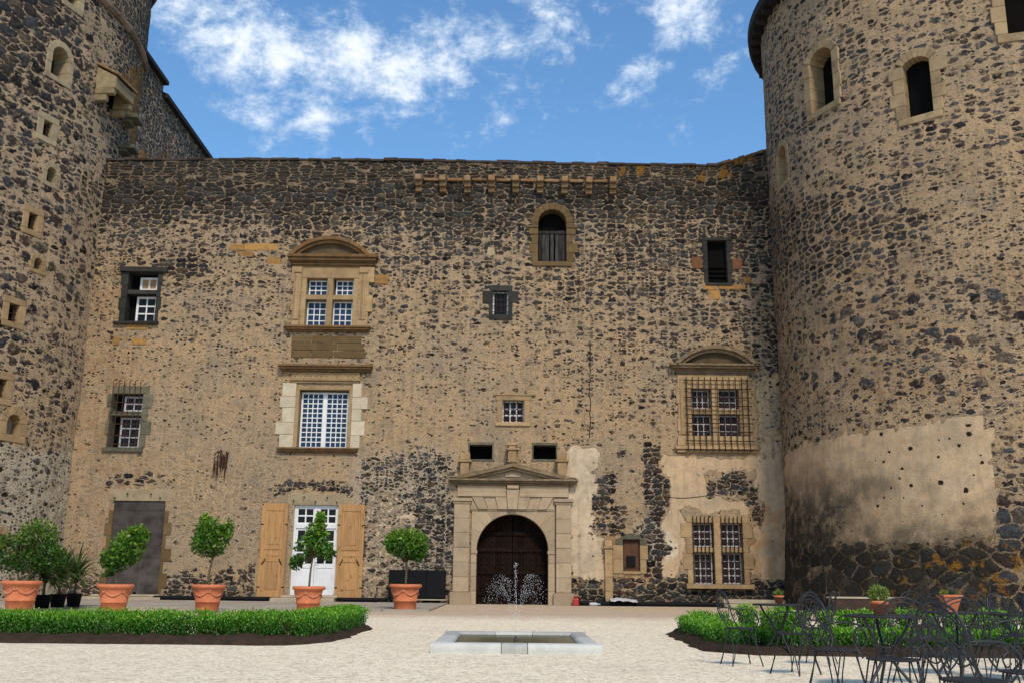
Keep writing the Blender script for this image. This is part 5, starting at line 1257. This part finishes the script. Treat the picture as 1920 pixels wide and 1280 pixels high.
# strap-leaved plants in black nursery pots
for i, (px, py, seed, lab) in enumerate(((78, 1140, 3, 'black nursery pot with a dark strap leaved plant nearest the shrub'), (107, 1138, 5, 'black nursery pot with a strap leaved plant, middle of three'), (137, 1136, 8, 'black nursery pot with an arching pale strap leaved plant nearest the steel door'))):
    g_ = at_z(px, py, .055); t = thing('potted_palm', lab, 'potted plant', (g_[0], g_[1], .06), 0, 'plants in black nursery pots')
    m = MB(); m.lathe([(.02, 0), (.19, 0), (.235, .36), (.25, .37), (.25, .40), (.225, .40), (.215, .35), (.02, .34)], 24); m.build('pot', 'black_plastic', t, True)
    rng = np.random.RandomState(seed); m = MB(); m.tube([(0, 0, .34), (.01, 0, .65), (.0, .02, .95)], [.05, .04, .03], 8); m.build('stem', 'bark', t, True)
    P = []; rn = []
    for k in range(120):
        a = rng.uniform(0, 2*pi); l_ = rng.uniform(.75, 1.25); zz = rng.uniform(.7, 1.05); el = rng.uniform(.2, 1.45); w_ = rng.uniform(.025, .05)
        pts = []; p = np.array([0, 0, zz]); dirv = np.array([cos(a)*cos(el), sin(a)*cos(el), sin(el)]); sd = np.array([-sin(a), cos(a), 0])
        for s_ in range(7): pts.append(p.copy()); p = p+dirv*l_/6; dirv = dirv+np.array([0, 0, -.24]); dirv /= np.linalg.norm(dirv)
        ws = [w_*q_ for q_ in (.6, .9, 1., .95, .8, .5, .08)]; r0_ = rng.uniform(0, 1)
        for s_ in range(6): P.append([pts[s_]-sd*ws[s_], pts[s_]+sd*ws[s_], pts[s_+1]+sd*ws[s_+1], pts[s_+1]-sd*ws[s_+1]]); rn.append(r0_)
    quads_mesh('foliage', P, 'strap_leaf', t, rn)

# ---- box hedges and their beds
def soil_bed(poly_c, w_, h_, name, label):
    """a long low mound of earth following a centre line"""
    m = MB(); pts = [np.array(p, float) for p in poly_c]; N = len(pts); prof = [(-1, -.03), (-.85, .35), (-.5, .85), (0, 1.), (.5, .85), (.85, .35), (1, -.03)]; k = len(prof); vs_ = []
    for i, p in enumerate(pts):
        t = pts[min(i+1, N-1)]-pts[max(i-1, 0)]; t /= np.linalg.norm(t); nn_ = np.array([-t[1], t[0]])
        for (u_, hh) in prof:
            j = 1+.30*(float(vnoise(i*.4+u_*3, u_*5+3, 4))-.5)+.10*(float(vnoise(i*.9, u_*2+3, 14))-.5); x_, y_ = p+nn_*u_*w_*j; vs_.append((x_, y_, hh*h_*(.75+.5*float(vnoise(i*.8, u_*4, 8)))))
    m.add(vs_, [(i*k+j, (i+1)*k+j, (i+1)*k+j+1, i*k+j+1) for i in range(N-1) for j in range(k-1)]+[tuple(range(k)), tuple(range(N*k-1, (N-1)*k-1, -1))])
    o = m.build(name, 'soil', None, True); tag(o, label, kind='structure'); return o
def path(pts, step):
    out = []
    for a, b in zip(pts[:-1], pts[1:]):
        a, b = np.array(a, float), np.array(b, float); k = max(1, int(np.linalg.norm(b-a)/step)); out += [a+(b-a)*i/k for i in range(k)]
    return out+[np.array(pts[-1], float)]
def hedge_leaves(line, halfw, h, dens, rng, L=.052, z0=.06):
    """upright leafy shoots packed along a line"""
    line = [np.array(p, float) for p in line]; Cs, Ds, rn = [], [], []
    seg = np.array([np.linalg.norm(b-a) for a, b in zip(line[:-1], line[1:])]); tot = seg.sum(); ns = int(tot*2*halfw*dens)
    for k in range(ns):
        s_ = rng.uniform(0, tot); i = 0
        while s_ > seg[i] and i < len(seg)-1: s_ -= seg[i]; i += 1
        a, b = line[i], line[i+1]; t = (b-a)/seg[i]; nn_ = np.array([-t[1], t[0]]); o_ = rng.uniform(-1, 1); p = a+t*s_+nn_*o_*halfw
        bush = .88+.2*float(vnoise(p[0]*3.1+40, p[1]*3.1+40, 6)); hh = h*bush*(1-.10*abs(o_)**3)*rng.uniform(.84, 1.06)
        nl = 15; lean = rng.normal(size=2)*.07
        for q_ in range(nl):
            f_ = (q_+rng.uniform(0, 1))/nl; f_ = f_**.95
            c_ = np.array([p[0]+lean[0]*f_+rng.normal()*.022, p[1]+lean[1]*f_+rng.normal()*.022, z0+hh*f_]); Cs.append(c_); a_ = rng.uniform(0, 2*pi)
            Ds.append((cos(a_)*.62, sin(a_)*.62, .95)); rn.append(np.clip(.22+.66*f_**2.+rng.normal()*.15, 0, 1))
    Cs = np.array(Cs); Ds = np.array(Ds); return leaves(Cs, Ds, L*rng.uniform(.75, 1.3, len(Cs)), L*.62*rng.uniform(.8, 1.2, len(Cs)), .2, rng), np.array(rn), (line, halfw, h)
def hedge(name, label, line, halfw, h, dens, seed, group=None, L=.052):
    b = line[0]; t = thing(name, label, 'hedge', (b[0], b[1], .03), 0, group); rng = np.random.RandomState(seed)
    loc = [np.array(p)-np.array(b) for p in line]
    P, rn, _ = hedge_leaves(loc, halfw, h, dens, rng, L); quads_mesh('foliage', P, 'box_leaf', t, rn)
    m = MB()
    for p in path(loc, .14):
        for k in range(3):
            x_, y_ = p+rng.normal(size=2)*halfw*.45; m.tube([(x_, y_, 0), (x_+rng.normal()*.03, y_+rng.normal()*.03, h*.55)], .007, 4)
    tag(m.build('stems', 'bark', t), kind='stuff'); return t
LB_Y = 16.75
soil_bed(path([(-24, LB_Y-.05), (-3.75, LB_Y-.0), (-3.35, LB_Y+.7), (-3.3, 21.9), (-4.2, 22.4)], .18), .47, .14, 'soil', 'dark soil strip under the left hedge')
gxl = at_z(347, 1190, .1)[0]*LB_Y/at_z(347, 1190, .1)[1]
hedge('box_hedge', 'low clipped box hedge at the far left of the court, ending at a narrow gap', [(-13.5, LB_Y+.25), (gxl-.06, LB_Y+.25)], .31, .42, 780, 1, L=.038)
hedge('box_hedge', 'low clipped box hedge from the narrow gap to the corner left of the fountain', [(gxl+.07, LB_Y+.25), (-3.72, LB_Y+.27), (-3.4, LB_Y+.8), (-3.32, 21.6)], .31, .42, 780, 2, L=.038)
RB_Y = 15.75
soil_bed(path([(20, RB_Y-.05), (3.85, RB_Y-.1), (3.42, RB_Y+.45), (3.6, 20.8), (4.3, 21.5), (20, 21.6)], .18), .46, .13, 'soil', 'dark soil strip round the right bed')
hedge('box_hedge', 'low bright box hedge in front of the right bed, behind the iron chairs', [(14.5, RB_Y+.15), (3.9, RB_Y+.12), (3.5, RB_Y+.6)], .26, .31, 640, 3, L=.038)
hedge('box_hedge', 'short box hedge running back along the left end of the right bed', [(3.5, RB_Y+.75), (3.62, 20.6)], .26, .33, 640, 4, L=.038)
# back row of separate little box plants
proto = None; rng0 = np.random.RandomState(12); x_ = 3.95; k = 0; variants = []
for s_ in range(4):
    rng = np.random.RandomState(60+s_); L_ = .13
    P, rn, _ = hedge_leaves([np.array([-.14, 0]), np.array([.14, 0])], .14, .42, 620, rng, .055, .02)
    t = thing('box_plant', 'small upright box plant in the spaced back row of the right bed', 'shrub', (0, 0, .06), 0, 'box plants in the back row of the right bed')
    quads_mesh('foliage', P, 'box_leaf', t, rn); m = MB(); [m.tube([(rng.normal()*.07, rng.normal()*.05, 0), (rng.normal()*.08, rng.normal()*.05, .25)], .007, 4) for _ in range(7)]; tag(m.build('stems', 'bark', t), kind='stuff'); variants.append(t)
while x_ < 12.5:
    o = variants[k] if k < 4 else copy_tree(variants[rng0.randint(4)])
    o.location = (x_, 21.4+rng0.normal()*.08, .06); o.rotation_euler = (0, 0, rng0.uniform(-.4, .4)); sc = rng0.uniform(.82, 1.12); o.scale = (sc*1.1, sc, sc*rng0.uniform(.9, 1.1)); x_ += rng0.choice((.34, .38, .42, .55)); k += 1

# ================================================================== FOUNTAIN
fX0, fX1, fY0, fY1 = -1.14, 1.36, 14.98, 18.55; fcx = (fX0+fX1)/2
t = thing('fountain', 'low rectangular stone fountain basin with water jets in the gravel before the gate', 'fountain', (fcx, (fY0+fY1)/2, 0))
hx = (fX1-fX0)/2; hy = (fY1-fY0)/2; cw = .30; ch = .145
fp, fg = MB(), MB()
def cop(mb, x0, x1, y0, y1):
    rr = .08; arc_ = lambda cx, a0: [(cx+rr*cos(a0+pi/2*i/5), ch-rr+rr*sin(a0+pi/2*i/5)) for i in range(6)]
    lx = (x1-x0) > (y1-y0) and not (abs(x1-x0-cw) < .01)
    a, b = (y0, y1) if lx else (x0, x1)
    pr = [(a, -.05), (b, -.05)]+arc_(b-rr, 0)+arc_(a+rr, pi/2); k = len(pr); e0, e1 = ((x0, x1) if lx else (y0, y1)); e0 += .003; e1 -= .003
    vs = [((e, p, z) if lx else (p, e, z)) for e in (e0, e1) for p, z in pr]
    fs = [tuple(range(k)), tuple(range(2*k-1, k-1, -1))]+[(i, i+k, (i+1) % k+k, (i+1) % k) for i in range(k)]
    mb.add(vs, fs if not lx else [f[::-1] for f in fs])
cop(fp, -hx, -.22, -hy, -hy+cw); cop(fg, -.22, .16, -hy, -hy+cw); cop(fp, .16, hx, -hy, -hy+cw)
cop(fg, -hx+.0, -.35, hy-cw, hy); cop(fp, -.35, .30, hy-cw, hy); cop(fg, .30, hx, hy-cw, hy)
cop(fp, -hx, -hx+cw, -hy+cw, .25); cop(fg, -hx, -hx+cw, .25, hy-cw); cop(fp, hx-cw, hx, -hy+cw, .1); cop(fg, hx-cw, hx, .1, hy-cw)
build_split(fp, 'coping_stone', 'fountain_pale', t, bevel=.012)
for o in build_split(fg, 'coping_stone', 'fountain_grey', t, bevel=.012): tag(o, 'darker grey coping stone')
m = MB(); a_, b_ = hx-cw, hy-cw
m.add([(s1*(a_+.001), s2*(b_+.001), z) for z in (-.3, ch-.05) for s1, s2 in ((-1, -1), (1, -1), (1, 1), (-1, 1))], [(0, 1, 2, 3), (0, 4, 5, 1), (1, 5, 6, 2), (2, 6, 7, 3), (3, 7, 4, 0)]); m.build('basin', 'basin_wall', t)
m = MB(); NX = 12; m.add([(-a_-.01+2*(a_+.01)*i/NX, -b_-.01+2*(b_+.01)*j/NX, .09) for j in range(NX+1) for i in range(NX+1)], [(j*(NX+1)+i, j*(NX+1)+i+1, (j+1)*(NX+1)+i+1, (j+1)*(NX+1)+i) for j in range(NX) for i in range(NX)]); m.build('water', 'water', t, True)
m = MB(); m.lathe([(.04, -.1), (.035, .1), (.02, .12), (.016, .15), (.01, .155)], 12, (.0, 0.)); m.build('nozzle', 'nozzle', t, True)
rng = np.random.RandomState(4); m = MB()
def drop(p, r_):
    x, y, z = p; m.add([(x+r_, y, z), (x-r_, y, z), (x, y+r_, z), (x, y-r_, z), (x, y, z+r_*1.5), (x, y, z-r_*1.5)], [(0, 2, 4), (2, 1, 4), (1, 3, 4), (3, 0, 4), (2, 0, 5), (1, 2, 5), (3, 1, 5), (0, 3, 5)])
for i in range(120):   # the upright jet
    f_ = rng.uniform(0, 1)**.45; drop((rng.normal()*(.004+.014*f_)-.01, rng.normal()*.012, .2+1.12*f_), rng.uniform(.003, .006)*(1.2-.4*f_))
m.tube([(0, 0, .2), (0, 0, .55), (.003, 0, .85)], [.0025, .002, .0015], 5)
for j in range(44):    # low arcing sprays left and right
    s_ = 1 if j % 2 else -1; vx = s_*rng.uniform(.25, .85); vy = rng.uniform(-.35, .35); vz = rng.uniform(3.5, 4.3); lim = rng.uniform(.66, .84)
    for k in range(26):
        tt = lim*(k+rng.uniform(0, 1))/26; sp = .01+.03*tt
        z_ = .2+vz*tt-4.9*tt*tt
        if z_ > .42: drop((vx*tt+rng.normal()*sp, vy*tt+rng.normal()*sp, z_), rng.uniform(.0022, .0042))
tag(m.build('water_jet', 'droplets', t, True), kind='stuff')

# ================================================================== BISTRO FURNITURE
def make_chair():
    t = thing('iron_chair', 'x', 'chair', group='wrought iron garden chairs around the round tables')
    m = MB(); m.lathe([(.005, .446), (.19, .446), (.205, .452), (.205, .460), (.19, .459), (.10, .453), (.005, .452)], 28); m.build('seat', 'chair_seat', t, True)
    def bp(u, v): return (u, -.165-.10*(v/.48), .46+v)      # back plane
    hoop = catmull([(-.175, -.09, .452), (-.195, -.15, .54), bp(-.215, .20), bp(-.205, .33), bp(-.14, .435), bp(0, .475), bp(.14, .435), bp(.205, .33), bp(.215, .20), (.195, -.15, .54), (.175, -.09, .452)], 5)
    m = MB(); m.tube(hoop, .0082, 7); m.build('back_frame', 'chair_iron', t, True)
    m = MB()
    for s_ in (-1, 1):
        m.tube(catmull([bp(s_*.0, .06), bp(s_*.075, .12), bp(s_*.155, .22), bp(s_*.16, .32), bp(s_*.09, .385), bp(s_*.035, .33), bp(s_*.055, .26), bp(s_*.10, .27), bp(s_*.095, .315)], 6), .0055, 6)
        m.tube(catmull([bp(s_*.20, .12), bp(s_*.11, .09), bp(s_*.045, .14), bp(s_*.05, .21), bp(s_*.09, .2)], 6), .0055, 6)
    m.tube(catmull([bp(-.165, .36), bp(-.08, .425), bp(0, .44), bp(.08, .425), bp(.165, .36)], 5), .0055, 6)
    m.build('back_scrolls', 'chair_iron', t, True)
    for s_ in (-1, 1):
        m = MB(); m.tube(catmull([(s_*.212, -.215, .70), (s_*.245, -.10, .705), (s_*.262, .03, .69), (s_*.26, .12, .625), (s_*.235, .15, .54), (s_*.20, .10, .455)], 6), .0085, 6)
        m.tube(catmull([(s_*.25, .135, .60), (s_*.25, .06, .645), (s_*.25, .0, .60), (s_*.25, .03, .55), (s_*.25, .065, .575)], 5), .0055, 6); m.build('arm', 'chair_iron', t, True)
    for (sx, sy) in ((-1, 1), (1, 1), (-1, -1), (1, -1)):
        f = (sx*.20, sy*.20, .006); m = MB()
        m.tube(catmull([(sx*.165, sy*.075, .447), (sx*.185, sy*.14, .22), (f[0]-.008*sy*sx, f[1]+.0, .02), f, (f[0]+.008*sy*sx, f[1], .02), (sx*.14, sy*.165, .22), (sx*.075, sy*.165, .447)], 5), .0068, 6); m.build('leg', 'chair_iron', t, True)
    return t
CH = make_chair(); used = [False]
def chair(px, py, face, label, z=.45):
    """px,py: pixel of the seat centre; face: heading of the sitter in degrees (90 = towards the castle)"""
    g_ = at_z(px, py, z); o = CH if not used[0] else copy_tree(CH); used[0] = True
    o.location = (g_[0], g_[1], 0.004); o.rotation_euler = (0, 0, radians(face-90)); o['label'] = label; return g_
def make_table():
    t = thing('round_table', 'x', 'table', group='round iron garden tables')
    m = MB(); m.lathe([(.005, .700), (.375, .700), (.388, .703), (.39, .712), (.388, .722), (.375, .724), (.005, .722)], 40); m.build('tabletop', 'chair_seat', t, True)
    for k in range(3):
        a = 2*pi*k/3+.5; m = MB(); pr = catmull([(.27, .70), (.20, .56), (.09, .40), (.055, .31), (.10, .22), (.20, .10), (.27, .008)], 5)
        m.tube([(r_*cos(a), r_*sin(a), z) for r_, z in pr], .016, 7); m.build('leg', 'chair_iron', t, True)
    m = MB(); m.tube([(.075*cos(2*pi*i/16), .075*sin(2*pi*i/16), .33) for i in range(16)], .009, 6, closed=True); m.build('ring', 'chair_iron', t, True)
    return t
TB = make_table(); usedt = [False]
def table(px, py, rot, label, z=.722):
    g_ = at_z(px, py, z); o = TB if not usedt[0] else copy_tree(TB); usedt[0] = True
    o.location = (g_[0], g_[1], .004); o.rotation_euler = (0, 0, rot); o['label'] = label; return g_
T1 = table(1460, 1132, .3, 'round iron table farthest left, with a small pot of pale grass on it')
T2 = table(1656, 1153, 1.0, 'round iron table in the middle, with a pot of bright ball shaped greenery')
T3 = table(1790, 1146.5, .6, 'round iron table at the back right, with a square tapering planter')
T4 = table(1925, 1151, .2, 'round iron table cut off by the right edge of the picture')
chair(1388, 1178, 10, 'iron chair standing apart on the left of the farthest left table')
chair(1488, 1188, 128, 'iron chair with its back to the viewer in front of the farthest left table')
chair(1530, 1178, 150, 'iron chair at the right side of the farthest left table')
chair(1567, 1219, 20, 'iron chair at the left of the table with the ball shaped plant')
chair(1674, 1237, 92, 'iron chair, back to the viewer, in front of the ball shaped plant table')
chair(1778, 1229, 100, 'iron chair with its back to the viewer in front of the square planter')
chair(1722, 1199, 200, 'iron chair between the ball plant table and the square planter table')
chair(1735, 1176, -75, 'iron chair facing the viewer behind the square planter table, on its left')
chair(1830, 1176, -110, 'iron chair facing the viewer behind the square planter table, on its right')
chair(1868, 1211, 175, 'iron chair turned left at the right of the square planter table')
chair(1826, 1277, 20, 'nearest iron chair, its seat cut by the bottom edge of the picture')
chair(1908, 1188, -60, 'iron chair behind the table at the right edge')
chair(1935, 1262, 120, 'iron chair at the bottom right corner of the picture')

def tuft(parent, N, r_, h_, seed, mat, L=.04, ball=True):
    rng = np.random.RandomState(seed)
    if ball:
        d = rng.normal(size=(N, 3)); d /= np.linalg.norm(d, axis=1, keepdims=True); C = d*np.array([r_, r_, h_/2])*rng.uniform(.55, 1.05, (N, 1))+np.array([0, 0, h_/2]); Dd = d+rng.normal(size=d.shape)*.4; C[:, 2] = np.maximum(C[:, 2], 0)
        P = leaves(C, Dd, L*rng.uniform(.6, 1.3, N), L*.35, .2, rng)
    else:
        a = rng.uniform(0, 2*pi, N); e = rng.uniform(.5, 1.5, N); Dd = np.stack([np.cos(a)*np.cos(e), np.sin(a)*np.cos(e), np.sin(e)], 1); l_ = h_*rng.uniform(.6, 1.15, N); C = Dd*(l_*.5)[:, None]; P = leaves(C, Dd, l_, L, .1, rng)
    o = quads_mesh('foliage', P, mat, parent, rng.uniform(0, 1, N)); return o
def small_pot(T, dx, dy, label, kind):
    t = thing('flower_pot', label, 'flower pot', (T[0]+dx, T[1]+dy, .729)); 
    if kind == 'square':
        m = MB(); s0, s1, h_ = .055, .10, .17
        m.add([(s*a, s*b, z) for s, z in ((s0, 0), (s1, h_), (s1+.012, h_+.0), (s1+.012, h_+.025), (s1-.012, h_+.025), (s1-.02, h_-.02)) for a, b in ((-1, -1), (1, -1), (1, 1), (-1, 1))], [(3, 2, 1, 0)]+[(i*4+j, i*4+(j+1) % 4, i*4+4+(j+1) % 4, i*4+4+j) for i in range(5) for j in range(4)]+[(20, 21, 22, 23)]); m.build('pot', 'terracotta', t)
        f = tuft(t, 60, .1, .13, 5, 'succulent_leaf', .022, False); f.location = (.03, 0, .16); f = tuft(t, 160, .045, .09, 6, 'herb_leaf', .03); f.location = (-.06, 0, .16)
    else:
        k = .9 if kind == 'grass' else 1.05
        m = MB(); m.lathe([(.005, 0), (.055*k, 0), (.075*k, .10*k), (.085*k, .10*k), (.088*k, .135*k), (.076*k, .135*k), (.07*k, .11*k), (.005, .105*k)], 28); m.build('pot', 'terracotta', t, True)
        if kind == 'grass': f = tuft(t, 260, .08, .11, 7, 'herb_leaf', .007, False); f.location = (0, 0, .11)
        else: f = tuft(t, 900, .105, .19, 9, 'herb_leaf', .035); f.location = (0, 0, .11)
    return t
small_pot(T1, .02, .05, 'small terracotta pot with short pale grass on the farthest left table', 'grass')
small_pot(T2, -.05, -.05, 'terracotta pot with a bright green ball of greenery on the middle table', 'ball')
small_pot(T3, -.09, -.1, 'square tapering terracotta planter with succulents on the back right table', 'square')

# bench against the right tower and loose beams
Yb_ = 33.6; g_ = at_y(1618, 1148, Yb_)
t = thing('bench', 'long bench with a pale plank top against the dark tower base', 'bench', (g_[0], Yb_, 0)); k = FPX/(Yb_*.973); wd = 128/k/2; zt_ = at_y(1618, 1118, Yb_)[2]
m = MB(); m.box(-wd, wd, -.25, .02, zt_-.06, zt_); m.box(-wd+.02, wd-.03, .03, .25, zt_-.06, zt_-.004); m.build('seat', 'weathered_plank', t, bevel=.01)
for x_ in (-wd+.25, 0, wd-.25): m = MB(); m.box(x_-.12, x_+.12, -.18, .18, 0, zt_-.062); m.build('leg', 'dark_wood', t, bevel=.01)
m = MB(); m.box(-wd+.08, wd-.08, -.22, -.185, .12, zt_-.07); m.build('apron', 'dark_wood', t)
for i, (x_, z_, lab) in enumerate(((1412, 0., 'lower pale timber beam lying by the wall below the right grilled window'), (1408, .17, 'upper pale timber beam stacked by the wall below the right grilled window'))):
    m = MB(); m.box(-1.5, 1.5, -.10, .10, 0, .16, jit=.012); o = m.build('timber_beam', 'weathered_plank', None, bevel=.012, loc=(fx(x_, 1130), D-1.3, z_+.005), rotz=.03+.03*i); tag(o, lab, 'timber beam', 'timber beams')
